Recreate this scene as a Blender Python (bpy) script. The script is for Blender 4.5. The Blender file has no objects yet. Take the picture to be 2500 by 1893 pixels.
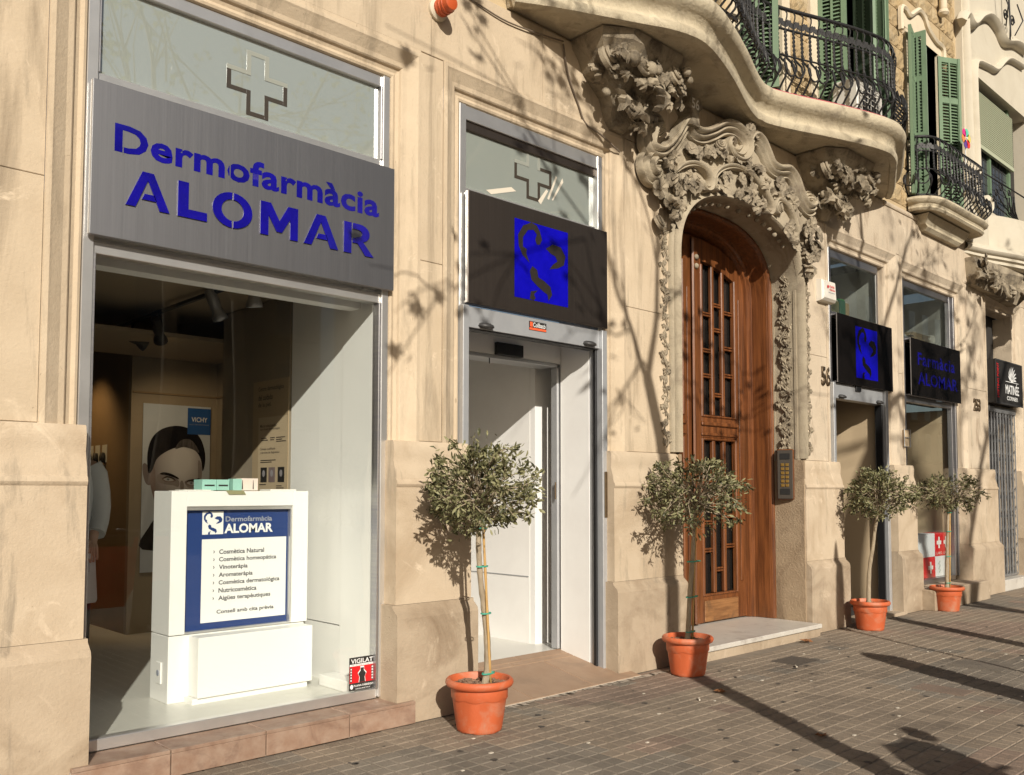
import bpy, math, random
from mathutils import Matrix, Vector
random.seed(7)
R = math.radians
SC = bpy.context.scene
COL = SC.collection

# ------------------------------------------------------------------ camera, sky, sun, exposure
CAM_POS = Vector((0.0, -4.6, 1.426))
YAW, PITCH, FPX, CX, CY = R(43.743), R(3.1286), 2200.0, 1250.0, 1079.4
cam_data = bpy.data.cameras.new('camera')
cam = bpy.data.objects.new('camera', cam_data)
COL.objects.link(cam)
cam.location = CAM_POS
cam.rotation_euler = (R(90) + PITCH, R(-0.066), -YAW)
cam_data.sensor_width = 36.0
cam_data.lens = FPX / 2500.0 * 36.0
cam_data.shift_y = 132.9 / 2500.0
cam_data.clip_end = 1000.0
SC.camera = cam

SUN_L = Vector((0.55, 1.0, -0.555)).normalized()      # the way the light travels
world = bpy.data.worlds.new('World')
SC.world = world
world.use_nodes = True
wn = world.node_tree.nodes
wn.clear()
w_out = wn.new('ShaderNodeOutputWorld')
w_bg = wn.new('ShaderNodeBackground')
w_sky = wn.new('ShaderNodeTexSky')
w_sky.sky_type = 'NISHITA'
w_sky.sun_disc = False
w_sky.sun_elevation = math.asin(-SUN_L.z)
w_sky.sun_rotation = math.atan2(-SUN_L.x, -SUN_L.y)
w_sky.air_density = 1.0
w_sky.dust_density = 2.5
w_sky.ozone_density = 1.0
w_bg.inputs['Strength'].default_value = 0.05
world.node_tree.links.new(w_sky.outputs[0], w_bg.inputs[0])
world.node_tree.links.new(w_bg.outputs[0], w_out.inputs[0])

sun_data = bpy.data.lights.new('sun', 'SUN')
sun_data.energy = 5.0
sun_data.angle = R(0.55)
sun_data.color = (1.0, 0.935, 0.83)
sun = bpy.data.objects.new('sun', sun_data)
COL.objects.link(sun)
sun.rotation_euler = SUN_L.to_track_quat('-Z', 'Y').to_euler()
sun.location = (-8, -14, 9)

SC.view_settings.view_transform = 'Standard'
SC.view_settings.look = 'None'
SC.view_settings.exposure = 0.0
SC.view_settings.gamma = 1.0
SC.view_settings.use_curve_mapping = False
SC.cycles.max_bounces = 6
SC.cycles.diffuse_bounces = 3
SC.cycles.glossy_bounces = 3
SC.cycles.use_adaptive_sampling = True
SC.cycles.adaptive_threshold = 0.02
SC.cycles.transparent_max_bounces = 12

# ------------------------------------------------------------------ materials
def ramp_mix(nt, fac, c1, c2):
    m = nt.nodes.new('ShaderNodeMix')
    m.data_type = 'RGBA'
    nt.links.new(fac, m.inputs[0])
    for s, c in ((6, c1), (7, c2)):
        if isinstance(c, tuple):
            m.inputs[s].default_value = (*c[:3], 1)
        else:
            nt.links.new(c, m.inputs[s])
    return m.outputs[2]

def contrast(nt, fac, lo, hi):
    r = nt.nodes.new('ShaderNodeMapRange')
    r.inputs[1].default_value = lo
    r.inputs[2].default_value = hi
    nt.links.new(fac, r.inputs[0])
    return r.outputs[0]

def noise(nt, scale, detail=4, rough=.6, vscale=None, coord=None, dist=0.0):
    n = nt.nodes.new('ShaderNodeTexNoise')
    n.inputs['Scale'].default_value = scale
    n.inputs['Detail'].default_value = detail
    n.inputs['Roughness'].default_value = rough
    n.inputs['Distortion'].default_value = dist
    if coord is not None:
        if vscale:
            mp = nt.nodes.new('ShaderNodeMapping')
            mp.inputs['Scale'].default_value = vscale
            nt.links.new(coord, mp.inputs[0])
            nt.links.new(mp.outputs[0], n.inputs[0])
        else:
            nt.links.new(coord, n.inputs[0])
    return n.outputs[0]

MATS = {}
def mat(name, col, rough=.6, metal=0.0, col2=None, nscale=6.0, lo=.35, hi=.7, vscale=None, bump=0.0, bscale=60.0,
        stain=None, stain_scale=1.2, stain_lo=.5, stain_hi=.75, stain_v=None, rand=0.0, speck=None, speck_lo=.62,
        coat=0.0, aniso=0.0, rough2=None, emit=None, spec=.5, sheen=0.0, world_pos=True):
    m = bpy.data.materials.new(name)
    m.use_nodes = True
    nt = m.node_tree
    b = nt.nodes['Principled BSDF']
    b.inputs['Roughness'].default_value = rough
    b.inputs['Metallic'].default_value = metal
    b.inputs['Specular IOR Level'].default_value = spec
    b.inputs['Coat Weight'].default_value = coat
    b.inputs['Coat Roughness'].default_value = .03
    if aniso:
        b.inputs['Anisotropic'].default_value = aniso
    geo = nt.nodes.new('ShaderNodeNewGeometry')
    pos = geo.outputs['Position']
    out = (*col, 1)
    if col2 or stain or rand or speck:
        fac = contrast(nt, noise(nt, nscale, 5, .62, vscale, pos), lo, hi)
        c = ramp_mix(nt, fac, col, col2 or col)
        if stain:
            f2 = contrast(nt, noise(nt, stain_scale, 6, .65, stain_v, pos, .6), stain_lo, stain_hi)
            c = ramp_mix(nt, f2, c, stain)
        if 'stone' in name:
            f4 = contrast(nt, noise(nt, 7.0, 6, .7, (1, 1, .18), pos, .3), .57, .70)
            c = ramp_mix(nt, f4, c, tuple(.62 * v for v in col))
            f5 = contrast(nt, noise(nt, 3.3, 5, .7, None, pos, 1.2), .60, .72)
            c = ramp_mix(nt, f5, c, tuple(min(1, 1.13 * v + .02) for v in col))
        if speck:
            f3 = contrast(nt, noise(nt, 38, 3, .6, (1, 1, .45), pos, 1.0), speck_lo, speck_lo + .05)
            c = ramp_mix(nt, f3, c, speck)
        if rand:
            oi = nt.nodes.new('ShaderNodeObjectInfo')
            hs = nt.nodes.new('ShaderNodeHueSaturation')
            mr = nt.nodes.new('ShaderNodeMapRange')
            mr.inputs[3].default_value = 1 - rand
            mr.inputs[4].default_value = 1 + rand
            nt.links.new(oi.outputs['Random'], mr.inputs[0])
            nt.links.new(mr.outputs[0], hs.inputs['Value'])
            nt.links.new(c, hs.inputs['Color'])
            c = hs.outputs[0]
        nt.links.new(c, b.inputs['Base Color'])
    else:
        b.inputs['Base Color'].default_value = out
    if rough2 is not None:
        rr = nt.nodes.new('ShaderNodeMapRange')
        rr.inputs[3].default_value = rough
        rr.inputs[4].default_value = rough2
        nt.links.new(noise(nt, nscale * .7, 4, .6, vscale, pos), rr.inputs[0])
        nt.links.new(rr.outputs[0], b.inputs['Roughness'])
    if bump:
        bp = nt.nodes.new('ShaderNodeBump')
        bp.inputs['Strength'].default_value = bump
        bp.inputs['Distance'].default_value = .02
        nt.links.new(noise(nt, bscale, 5, .65, vscale, pos), bp.inputs['Height'])
        nt.links.new(bp.outputs[0], b.inputs['Normal'])
    if emit:
        b.inputs['Emission Color'].default_value = (*emit[0], 1)
        b.inputs['Emission Strength'].default_value = emit[1]
    MATS[name] = m
    return m

STONE = (.585, .472, .335)
mat('stone', STONE, .9, col2=(.50, .395, .272), nscale=2.2, stain=(.26, .20, .135), stain_scale=1.7, stain_lo=.51, stain_hi=.74,
    stain_v=(2.6, 2.6, .32), bump=.2, bscale=45, rand=.045, speck=(.33, .25, .17), speck_lo=.71)
mat('stone_far', (.59, .49, .365), .9, col2=(.50, .405, .295), nscale=2.0, stain=(.30, .22, .15), stain_scale=5.5, stain_lo=.56, stain_hi=.72,
    stain_v=(1, 1, .3), bump=.35, bscale=45, rand=.04, speck=(.25, .19, .14), speck_lo=.69)
mat('stone_dado', (.56, .452, .325), .92, col2=(.49, .385, .268), nscale=3.5, stain=(.36, .265, .17), stain_scale=1.4, stain_lo=.5, stain_hi=.75,
    bump=.22, bscale=70, rand=.04, speck=(.34, .26, .18), speck_lo=.72)
mat('stone_plinth', (.46, .365, .26), .93, col2=(.40, .31, .215), nscale=4.0, stain=(.25, .18, .115), stain_scale=1.8, stain_lo=.46, stain_hi=.7,
    bump=.25, bscale=60, rand=.05, speck=(.24, .18, .13), speck_lo=.7)
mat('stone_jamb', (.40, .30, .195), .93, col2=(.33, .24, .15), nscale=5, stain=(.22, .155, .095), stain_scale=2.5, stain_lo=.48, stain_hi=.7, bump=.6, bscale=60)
mat('stone_carved', (.36, .30, .212), .92, col2=(.27, .22, .155), nscale=7, stain=(.11, .088, .062), stain_scale=7.0, stain_lo=.48, stain_hi=.68, bump=.4, bscale=70, rand=.08)
mat('stone_portal', (.42, .355, .255), .92, col2=(.36, .30, .21), nscale=4, stain=(.22, .175, .125), stain_scale=3.2, stain_lo=.5, stain_hi=.72, bump=.35, bscale=70)
mat('stone_balcony', (.54, .465, .33), .9, col2=(.45, .38, .265), nscale=5, stain=(.27, .22, .16), stain_scale=3.0, stain_lo=.53, stain_hi=.72, bump=.5, bscale=30)
mat('rock_block', (.45, .335, .185), .95, col2=(.37, .265, .14), nscale=9, stain=(.52, .42, .27), stain_scale=5, bump=.8, bscale=55, rand=.1)
mat('block_mortar', (.52, .40, .24), .95, col2=(.45, .34, .2), nscale=5)
mat('upper_render', (.70, .60, .44), .9, col2=(.63, .53, .385), nscale=3, bump=.2, bscale=50)
mat('stucco_cream', (.60, .54, .425), .85, col2=(.55, .49, .38), nscale=2.5, stain=(.47, .41, .31), stain_scale=2, stain_lo=.55, stain_hi=.8, bump=.15, bscale=60)
mat('marble', (.62, .585, .52), .35, col2=(.54, .50, .44), nscale=4, stain=(.42, .38, .33), stain_scale=5, stain_lo=.55, stain_hi=.7, bump=.05, bscale=40)
mat('red_tile', (.27, .168, .115), .5, col2=(.35, .25, .185), nscale=13, stain=(.17, .10, .07), stain_scale=6, bump=.12, bscale=60, rand=.12)
mat('threshold_tile', (.37, .25, .165), .6, col2=(.33, .215, .14), nscale=9, stain=(.27, .185, .125), stain_scale=4, bump=.15, bscale=80, rand=.08)
mat('grout', (.48, .41, .33), .95, col2=(.4, .34, .27), nscale=20)
mat('paver', (.268, .212, .156), .9, col2=(.225, .178, .13), nscale=3, stain=(.125, .10, .076), stain_scale=1.3, stain_lo=.52, stain_hi=.76, bump=.5, bscale=90, rand=.15, speck=(.10, .083, .068), speck_lo=.73)
mat('paver_red', (.275, .20, .15), .9, col2=(.205, .15, .112), nscale=3, stain=(.15, .112, .086), stain_scale=1.3, stain_lo=.52, stain_hi=.76, bump=.5, bscale=90, rand=.14)
mat('paver_grey', (.235, .197, .154), .9, col2=(.175, .15, .118), nscale=3, stain=(.13, .108, .084), stain_scale=1.3, stain_lo=.52, stain_hi=.76, bump=.5, bscale=90, rand=.14)
mat('joint', (.30, .246, .188), .95, col2=(.15, .122, .092), nscale=2.0, stain=(.18, .15, .115), stain_scale=6, bump=.3, bscale=100)
mat('ground_far', (.2, .175, .145), .9, col2=(.16, .14, .115), nscale=3)
mat('cover_plate', (.13, .11, .09), .7, .2, col2=(.1, .085, .07), nscale=30, bump=.4, bscale=120)
mat('steel', (.52, .51, .50), .34, 1.0, col2=(.44, .43, .46), nscale=40, vscale=(.02, .02, 2.0), aniso=.4, rough2=.42)
mat('steel_sign', (.34, .338, .35), .42, 1.0, col2=(.31, .308, .32), nscale=60, vscale=(2.5, 1, .02), rough2=.52)
mat('steel_bright', (.74, .73, .71), .30, .8, col2=(.66, .65, .63), nscale=6, rough2=.40)
mat('steel_dim_reflection', (.17, .14, .118), .44, 1.0, col2=(.15, .123, .103), nscale=50, vscale=(2.5, 1, .02), rough2=.52)  # same steel as the first sign, dim reflection put into a darker colour
mat('sign_black', (.009, .0075, .007), .12, 0, spec=.35)
mat('alu_grey', (.50, .51, .52), .38, .45, col2=(.45, .46, .475), nscale=10)
mat('rubber', (.012, .012, .013), .5)
mat('blue_letter', (.009, .006, .25), .12, col2=(.006, .005, .17), nscale=5, lo=.4, hi=.65, coat=.5)
mat('blue_letter_dark', (.006, .008, .16), .2, coat=.3, emit=((.02, .03, .5), .12))
mat('blue_panel', (.006, .004, .42), .15, col2=(.004, .003, .33), nscale=9, coat=.4)
mat('white_lacquer', (.86, .85, .82), .3, col2=(.84, .83, .80), nscale=3, coat=.15)
mat('white_wall', (.88, .865, .83), .6, col2=(.81, .79, .755), nscale=2)
mat('white_floor', (.68, .665, .61), .3, col2=(.64, .625, .57), nscale=3)
mat('shop_wall', (.27, .225, .16), .8, col2=(.245, .20, .145), nscale=2)
mat('shop_wall_brown', (.235, .165, .09), .7, col2=(.20, .14, .075), nscale=3)
mat('shop_ceiling', (.32, .25, .165), .85)
mat('beige_panel', (.64, .495, .32), .75, col2=(.61, .47, .30), nscale=3)
mat('board_tan', (.36, .27, .165), .7)
mat('board_cream', (.46, .36, .235), .7)
mat('print_black', (.02, .018, .016), .6)
mat('print_grey', (.06, .06, .065), .6)
mat('print_white', (.80, .80, .78), .5)
mat('print_navy', (.018, .045, .17), .35)
mat('print_lightgrey', (.30, .32, .38), .5)
mat('print_blue', (.012, .075, .26), .4)
mat('print_red', (.62, .012, .016), .4)
mat('print_orange', (.80, .12, .04), .5)
mat('poster_bg', (.46, .51, .58), .5, col2=(.38, .43, .50), nscale=1.2)
mat('poster_skin', (.50, .50, .53), .5, col2=(.40, .40, .425), nscale=3)
mat('poster_skin_shadow', (.17, .12, .115), .5, col2=(.23, .19, .185), nscale=5)
mat('poster_hair', (.006, .006, .008), .8, col2=(.014, .013, .015), nscale=14, vscale=(1, 1, .35), spec=.05)
mat('poster_hair_light', (.11, .10, .10), .5, col2=(.03, .027, .028), nscale=25, vscale=(2.5, 1, .4))
mat('poster_eye', (.22, .25, .29), .4)
mat('poster_socket', (.26, .235, .24), .6, col2=(.20, .175, .18), nscale=9)
mat('poster_white', (.42, .43, .45), .5)
mat('gum', (.07, .06, .05), .85)
mat('mint', (.30, .56, .48), .5, col2=(.34, .60, .52), nscale=10)
mat('carton_pink', (.74, .62, .55), .6)
mat('carton_white', (.74, .72, .67), .6)
mat('wood', (.20, .068, .020), .40, col2=(.082, .026, .008), nscale=9, vscale=(3.2, 3.2, .18), lo=.38, hi=.66, stain=(.10, .036, .010), stain_scale=2.4,
    stain_lo=.54, stain_hi=.74, stain_v=(2.5, 2.5, .5), bump=.25, bscale=14, coat=.15)
mat('wood_worn', (.29, .135, .048), .6, col2=(.16, .068, .022), nscale=12, vscale=(.3, 1, 4), stain=(.09, .05, .025), stain_scale=6, bump=.35, bscale=20)
mat('dark_glass', (.012, .011, .010), .08, coat=.4)
mat('terracotta', (.58, .125, .042), .5, col2=(.52, .11, .038), nscale=4, stain=(.50, .235, .145), stain_scale=6, stain_lo=.50, stain_hi=.72, bump=.08, bscale=60, rand=.06, rough2=.65, speck=(.36, .17, .10), speck_lo=.70)
mat('soil', (.085, .05, .032), .95, col2=(.16, .10, .065), nscale=40, bump=.8, bscale=90)
mat('chip', (.15, .085, .05), .95, col2=(.24, .15, .10), nscale=30, rand=.3)
mat('bark', (.40, .325, .225), .9, col2=(.27, .21, .14), nscale=30, vscale=(1, 1, .35), bump=.6, bscale=60)
mat('bark_street', (.26, .215, .16), .9, col2=(.16, .13, .10), nscale=8, bump=.5, bscale=30)
mat('cane', (.52, .32, .11), .6, col2=(.44, .26, .09), nscale=10)
mat('green_tie', (.05, .33, .23), .5)
mat('iron', (.022, .021, .021), .5, .3, col2=(.032, .030, .029), nscale=30, bump=.2, bscale=80)
mat('iron_light', (.055, .053, .052), .5, .3)
mat('green_paint', (.17, .25, .15), .55, col2=(.135, .20, .12), nscale=7, vscale=(1, 1, .4))
mat('green_paint_dark', (.085, .13, .075), .6)  # same shutter green, with shade put into the colour
mat('pale_jamb', (.66, .57, .43), .85)
mat('brown_jamb', (.24, .155, .085), .8)
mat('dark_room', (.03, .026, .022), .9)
mat('ac_white', (.62, .59, .53), .5)
mat('pinkish_edge', (.42, .08, .10), .8)
mat('bronze', (.15, .105, .06), .45, .6, col2=(.1, .07, .04), nscale=30)
mat('brass_button', (.55, .34, .09), .35, .8)
mat('intercom_plate', (.10, .085, .07), .45, .5)
mat('plate_black', (.015, .014, .013), .5)
mat('lamp_orange', (.50, .085, .02), .45)
mat('lamp_base', (.58, .50, .38), .7)
mat('alarm_white', (.70, .66, .58), .5)
mat('blind', (.42, .44, .31), .7)
mat('leaded_glass', (.06, .065, .07), .15, coat=.4)
mat('cable', (.16, .12, .085), .8)
mat('coat_cloth', (.62, .64, .65), .85, col2=(.56, .58, .59), nscale=4)
mat('trousers', (.018, .017, .02), .85)
mat('skin', (.50, .32, .23), .55)
mat('hair_dark', (.03, .02, .014), .6)
mat('shoe', (.03, .028, .028), .5)
mat('dead_leaf', (.27, .115, .04), .8, col2=(.2, .08, .03), nscale=40)
mat('litter_pale', (.62, .56, .46), .8)
mat('niche_white', (.5, .52, .5), .7)
mat('canvas_green', (.05, .10, .07), .8)
mat('galvanised', (.36, .36, .36), .45, .7)
mat('paper_brown', (.45, .33, .19), .8)
mat('plastic_white', (.68, .70, .72), .5)
mat('folder_green', (.03, .16, .10), .5)
mat('folder_olive', (.26, .25, .13), .6)
mat('lime', (.10, .50, .12), .5)
for nm, c in (('petal_pink', (.75, .04, .25)), ('petal_mint', (.15, .62, .40)), ('petal_yellow', (.75, .62, .15)), ('petal_red', (.75, .05, .04)), ('petal_purple', (.15, .07, .32)), ('petal_orange', (.80, .28, .10))):
    mat(nm, c, .5)
mat('bulb', (1, .85, .55), .4, emit=((1.0, .72, .36), 9.0))

def leaf_mat(name, c1, c2, trans):
    m = bpy.data.materials.new(name)
    m.use_nodes = True
    nt = m.node_tree
    b = nt.nodes['Principled BSDF']
    b.inputs['Roughness'].default_value = .5
    b.inputs['Specular IOR Level'].default_value = .35
    geo = nt.nodes.new('ShaderNodeNewGeometry')
    f = contrast(nt, noise(nt, 26, 2, .5, None, geo.outputs['Position']), .35, .65)
    c = ramp_mix(nt, f, c1, c2)
    c = ramp_mix(nt, geo.outputs['Backfacing'], c, tuple(min(1, x * 1.9 + .03) for x in c2))
    nt.links.new(c, b.inputs['Base Color'])
    tr = nt.nodes.new('ShaderNodeBsdfTranslucent')
    nt.links.new(c, tr.inputs[0])
    mx = nt.nodes.new('ShaderNodeMixShader')
    mx.inputs[0].default_value = trans
    nt.links.new(b.outputs[0], mx.inputs[1])
    nt.links.new(tr.outputs[0], mx.inputs[2])
    nt.links.new(mx.outputs[0], nt.nodes['Material Output'].inputs[0])
    MATS[name] = m
def face_print():
    """printed portrait tone: lighter towards the middle of the face, as on the poster"""
    m = MATS['poster_skin']
    nt = m.node_tree
    b = nt.nodes['Principled BSDF']
    geo = nt.nodes.new('ShaderNodeNewGeometry')
    mp = nt.nodes.new('ShaderNodeMapping')
    mp.inputs['Location'].default_value = (-3.53 * 3.2, 0, -1.70 * 2.2)
    mp.inputs['Scale'].default_value = (3.2, 0, 2.2)
    nt.links.new(geo.outputs['Position'], mp.inputs[0])
    gr = nt.nodes.new('ShaderNodeTexGradient')
    gr.gradient_type = 'SPHERICAL'
    nt.links.new(mp.outputs[0], gr.inputs[0])
    c = ramp_mix(nt, contrast(nt, gr.outputs[1], .05, .75), (.17, .145, .15), (.60, .60, .63))
    nt.links.new(c, b.inputs['Base Color'])
face_print()
leaf_mat('olive_leaf', (.045, .050, .019), (.125, .118, .052), .12)
leaf_mat('plane_leaf', (.16, .11, .035), (.12, .12, .04), .25)

def glass_mat(name, tint, rough=0.0, base=0.02, film=None, film_amt=0.0, refl=1.0):
    m = bpy.data.materials.new(name)
    m.use_nodes = True
    nt = m.node_tree
    nt.nodes.remove(nt.nodes['Principled BSDF'])
    o = nt.nodes['Material Output']
    t = nt.nodes.new('ShaderNodeBsdfTransparent')
    t.inputs[0].default_value = (*tint, 1)
    g = nt.nodes.new('ShaderNodeBsdfGlossy')
    g.inputs['Roughness'].default_value = rough
    g.inputs[0].default_value = (.95, .97, .96, 1)
    fr = nt.nodes.new('ShaderNodeFresnel')
    fr.inputs[0].default_value = 1.52
    ml = nt.nodes.new('ShaderNodeMath')
    ml.operation = 'MULTIPLY_ADD'
    ml.inputs[1].default_value = 1.7 * refl
    ml.inputs[2].default_value = base
    ml.use_clamp = True
    nt.links.new(fr.outputs[0], ml.inputs[0])
    geo = nt.nodes.new('ShaderNodeNewGeometry')          # reflect at the front surface only
    fb = nt.nodes.new('ShaderNodeMath')
    fb.operation = 'MULTIPLY_ADD'
    fb.inputs[1].default_value = -1.0
    fb.inputs[2].default_value = 1.0
    nt.links.new(geo.outputs['Backfacing'], fb.inputs[0])
    fm = nt.nodes.new('ShaderNodeMath')
    fm.operation = 'MULTIPLY'
    nt.links.new(ml.outputs[0], fm.inputs[0])
    nt.links.new(fb.outputs[0], fm.inputs[1])
    mx = nt.nodes.new('ShaderNodeMixShader')
    nt.links.new(fm.outputs[0], mx.inputs[0])
    body = t.outputs[0]
    if film:
        d = nt.nodes.new('ShaderNodeBsdfDiffuse')
        d.inputs[0].default_value = (*film, 1)
        m2 = nt.nodes.new('ShaderNodeMixShader')
        m2.inputs[0].default_value = film_amt
        nt.links.new(t.outputs[0], m2.inputs[1])
        nt.links.new(d.outputs[0], m2.inputs[2])
        body = m2.outputs[0]
    nt.links.new(body, mx.inputs[1])
    nt.links.new(g.outputs[0], mx.inputs[2])
    nt.links.new(mx.outputs[0], o.inputs[0])
    MATS[name] = m
glass_mat('glass', (.975, .985, .975), base=.0)
glass_mat('glass_frosted', (.8, .85, .82), film=(.33, .36, .325), film_amt=.97, base=.22)
glass_mat('glass_dusty', (.80, .82, .80), film=(.35, .36, .32), film_amt=.05, base=.03)

# ------------------------------------------------------------------ mesh helpers
class MB:
    def __init__(self):
        self.v, self.f = [], []
    def add(self, vs, fs):
        o = len(self.v)
        self.v += [tuple(p) for p in vs]
        self.f += [tuple(i + o for i in q) for q in fs]
        return self
    def box(self, x0, x1, y0, y1, z0, z1):
        x0, x1 = min(x0, x1), max(x0, x1); y0, y1 = min(y0, y1), max(y0, y1); z0, z1 = min(z0, z1), max(z0, z1)
        return self.add([(x0, y0, z0), (x1, y0, z0), (x1, y1, z0), (x0, y1, z0), (x0, y0, z1), (x1, y0, z1), (x1, y1, z1), (x0, y1, z1)],
                        [(0, 3, 2, 1), (4, 5, 6, 7), (0, 1, 5, 4), (1, 2, 6, 5), (2, 3, 7, 6), (3, 0, 4, 7)])
    def cbox(self, x0, x1, y0, y1, z0, z1, c=.004):
        """box whose front (y0) edges are chamfered"""
        vs = [(x0, y1, z0), (x1, y1, z0), (x1, y1, z1), (x0, y1, z1),
              (x0, y0 + c, z0), (x1, y0 + c, z0), (x1, y0 + c, z1), (x0, y0 + c, z1),
              (x0 + c, y0, z0 + c), (x1 - c, y0, z0 + c), (x1 - c, y0, z1 - c), (x0 + c, y0, z1 - c)]
        fs = [(0, 3, 2, 1), (8, 9, 10, 11), (4, 5, 9, 8), (5, 6, 10, 9), (6, 7, 11, 10), (7, 4, 8, 11),
              (0, 1, 5, 4), (1, 2, 6, 5), (2, 3, 7, 6), (3, 0, 4, 7)]
        return self.add(vs, fs)
    def rbox(self, x0, x1, y0, y1, z0, z1, c=.004):
        """box with all edges chamfered"""
        vs = []
        for (sx, sy, sz) in ((0,0,0),(1,0,0),(1,1,0),(0,1,0),(0,0,1),(1,0,1),(1,1,1),(0,1,1)):
            X, Y, Z = (x0, x1)[sx], (y0, y1)[sy], (z0, z1)[sz]
            dx, dy, dz = (c, -c)[sx], (c, -c)[sy], (c, -c)[sz]
            vs += [(X, Y + dy, Z + dz), (X + dx, Y, Z + dz), (X + dx, Y + dy, Z)]
        def V(i, k): return i * 3 + k
        fs = [(V(0,0),V(4,0),V(7,0),V(3,0)), (V(1,0),V(2,0),V(6,0),V(5,0)), (V(0,1),V(1,1),V(5,1),V(4,1)), (V(3,1),V(7,1),V(6,1),V(2,1)),
              (V(0,2),V(3,2),V(2,2),V(1,2)), (V(4,2),V(5,2),V(6,2),V(7,2))]
        ed = [(0,1,1,2),(2,3,1,2),(4,5,1,2),(6,7,1,2),(1,2,0,2),(3,0,0,2),(5,6,0,2),(7,4,0,2),(0,4,0,1),(1,5,0,1),(2,6,0,1),(3,7,0,1)]
        for a, b, i, j in ed:
            fs.append((V(a,i),V(b,i),V(b,j),V(a,j)))
        for k in range(8):
            fs.append((V(k,0),V(k,1),V(k,2)))
        return self.add(vs, fs)
    def tube(self, pts, rad, n=6, cap=True):
        pts = [Vector(p) for p in pts]
        if not isinstance(rad, (list, tuple)):
            rad = [rad] * len(pts)
        vs, fs = [], []
        up = None
        for i, p in enumerate(pts):
            t = (pts[min(i + 1, len(pts) - 1)] - pts[max(i - 1, 0)])
            t = t.normalized() if t.length > 1e-9 else Vector((0, 0, 1))
            if up is None:
                up = t.orthogonal().normalized()
            up = (up - t * up.dot(t))
            up = up.normalized() if up.length > 1e-6 else t.orthogonal().normalized()
            s = t.cross(up)
            for k in range(n):
                a = 2 * math.pi * k / n
                vs.append(p + (up * math.cos(a) + s * math.sin(a)) * rad[i])
        for i in range(len(pts) - 1):
            for k in range(n):
                k2 = (k + 1) % n
                fs.append((i * n + k, i * n + k2, (i + 1) * n + k2, (i + 1) * n + k))
        if cap:
            fs.append(tuple(range(n - 1, -1, -1)))
            fs.append(tuple(range((len(pts) - 1) * n, len(pts) * n)))
        return self.add(vs, fs)
    def lathe(self, prof, n=24, c=(0, 0, 0), axis='z'):
        vs, fs = [], []
        for r, h in prof:
            for k in range(n):
                a = 2 * math.pi * k / n
                if axis == 'z':
                    vs.append((c[0] + r * math.cos(a), c[1] + r * math.sin(a), c[2] + h))
                else:
                    vs.append((c[0] + r * math.cos(a), c[1] - h, c[2] + r * math.sin(a)))
        for i in range(len(prof) - 1):
            for k in range(n):
                k2 = (k + 1) % n
                fs.append((i * n + k, i * n + k2, (i + 1) * n + k2, (i + 1) * n + k))
        if prof[0][0] > 1e-4: fs.append(tuple(range(n - 1, -1, -1)))
        if prof[-1][0] > 1e-4: fs.append(tuple(range((len(prof) - 1) * n, len(prof) * n)))
        return self.add(vs, fs)
    def prism_x(self, yz, x0, x1):
        n = len(yz)
        vs = [(x0, y, z) for y, z in yz] + [(x1, y, z) for y, z in yz]
        fs = [tuple(range(n)), tuple(range(2 * n - 1, n - 1, -1))] + [(i, i + n, (i + 1) % n + n, (i + 1) % n) for i in range(n)]
        return self.add(vs, fs)
    def prism_y(self, xz, y0, y1):
        n = len(xz)
        vs = [(x, y0, z) for x, z in xz] + [(x, y1, z) for x, z in xz]
        fs = [tuple(range(n)), tuple(range(2 * n - 1, n - 1, -1))] + [(i, i + n, (i + 1) % n + n, (i + 1) % n) for i in range(n)]
        return self.add(vs, fs)
    def loft(self, rings, closed=True, cap=False):
        n = len(rings[0])
        vs = [p for r in rings for p in r]
        fs = []
        for i in range(len(rings) - 1):
            for k in range(n if closed else n - 1):
                k2 = (k + 1) % n
                fs.append((i * n + k, i * n + k2, (i + 1) * n + k2, (i + 1) * n + k))
        if cap:
            fs.append(tuple(range(n - 1, -1, -1)))
            fs.append(tuple(range((len(rings) - 1) * n, len(rings) * n)))
        return self.add(vs, fs)
    def mesh(self, name, material, smooth=False, angle=None):
        me = bpy.data.meshes.new(name)
        me.from_pydata(self.v, [], self.f)
        if material:
            for mm in (material if isinstance(material, (list, tuple)) else [material]):
                me.materials.append(MATS[mm])
        import bmesh
        bm = bmesh.new(); bm.from_mesh(me)
        bmesh.ops.recalc_face_normals(bm, faces=bm.faces)
        bm.to_mesh(me); bm.free()
        if smooth:
            for p in me.polygons: p.use_smooth = True
            if angle:
                me.set_sharp_from_angle(angle=R(angle))
        me.update()
        return me
    def build(self, name, material, parent=None, smooth=False, angle=None):
        return link(bpy.data.objects.new(name, self.mesh(name, material, smooth, angle)), parent)

def link(o, parent=None):
    COL.objects.link(o)
    if parent is not None:
        o.parent = parent
        o.matrix_parent_inverse = Matrix.Translation(-Vector(ROOT_LOC.get(parent.name, (0, 0, 0))))
    return o

ROOT_LOC = {}
def tag(o, label=None, cat=None, group=None, kind=None):
    if label: o['label'] = label
    if cat: o['category'] = cat
    if group: o['group'] = group
    if kind: o['kind'] = kind
    return o

def thing(name, label, cat, loc=(0, 0, 0), group=None):
    o = bpy.data.objects.new(name, None)
    o.empty_display_size = .1
    COL.objects.link(o)
    o.location = loc
    ROOT_LOC[o.name] = loc
    return tag(o, label, cat, group)

def piece(name, me, parent, loc, rot=(0, 0, 0), scale=(1, 1, 1)):
    o = link(bpy.data.objects.new(name, me), parent)
    o.location, o.rotation_euler, o.scale = loc, rot, (scale if isinstance(scale, (tuple, list)) else (scale,) * 3)
    return o

def copy_tree(src, parent=None, **kw):
    c = src.copy()
    COL.objects.link(c)
    if parent is not None:
        c.parent = parent
    for ch in list(src.children):
        copy_tree(ch, c)
    return c

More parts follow.
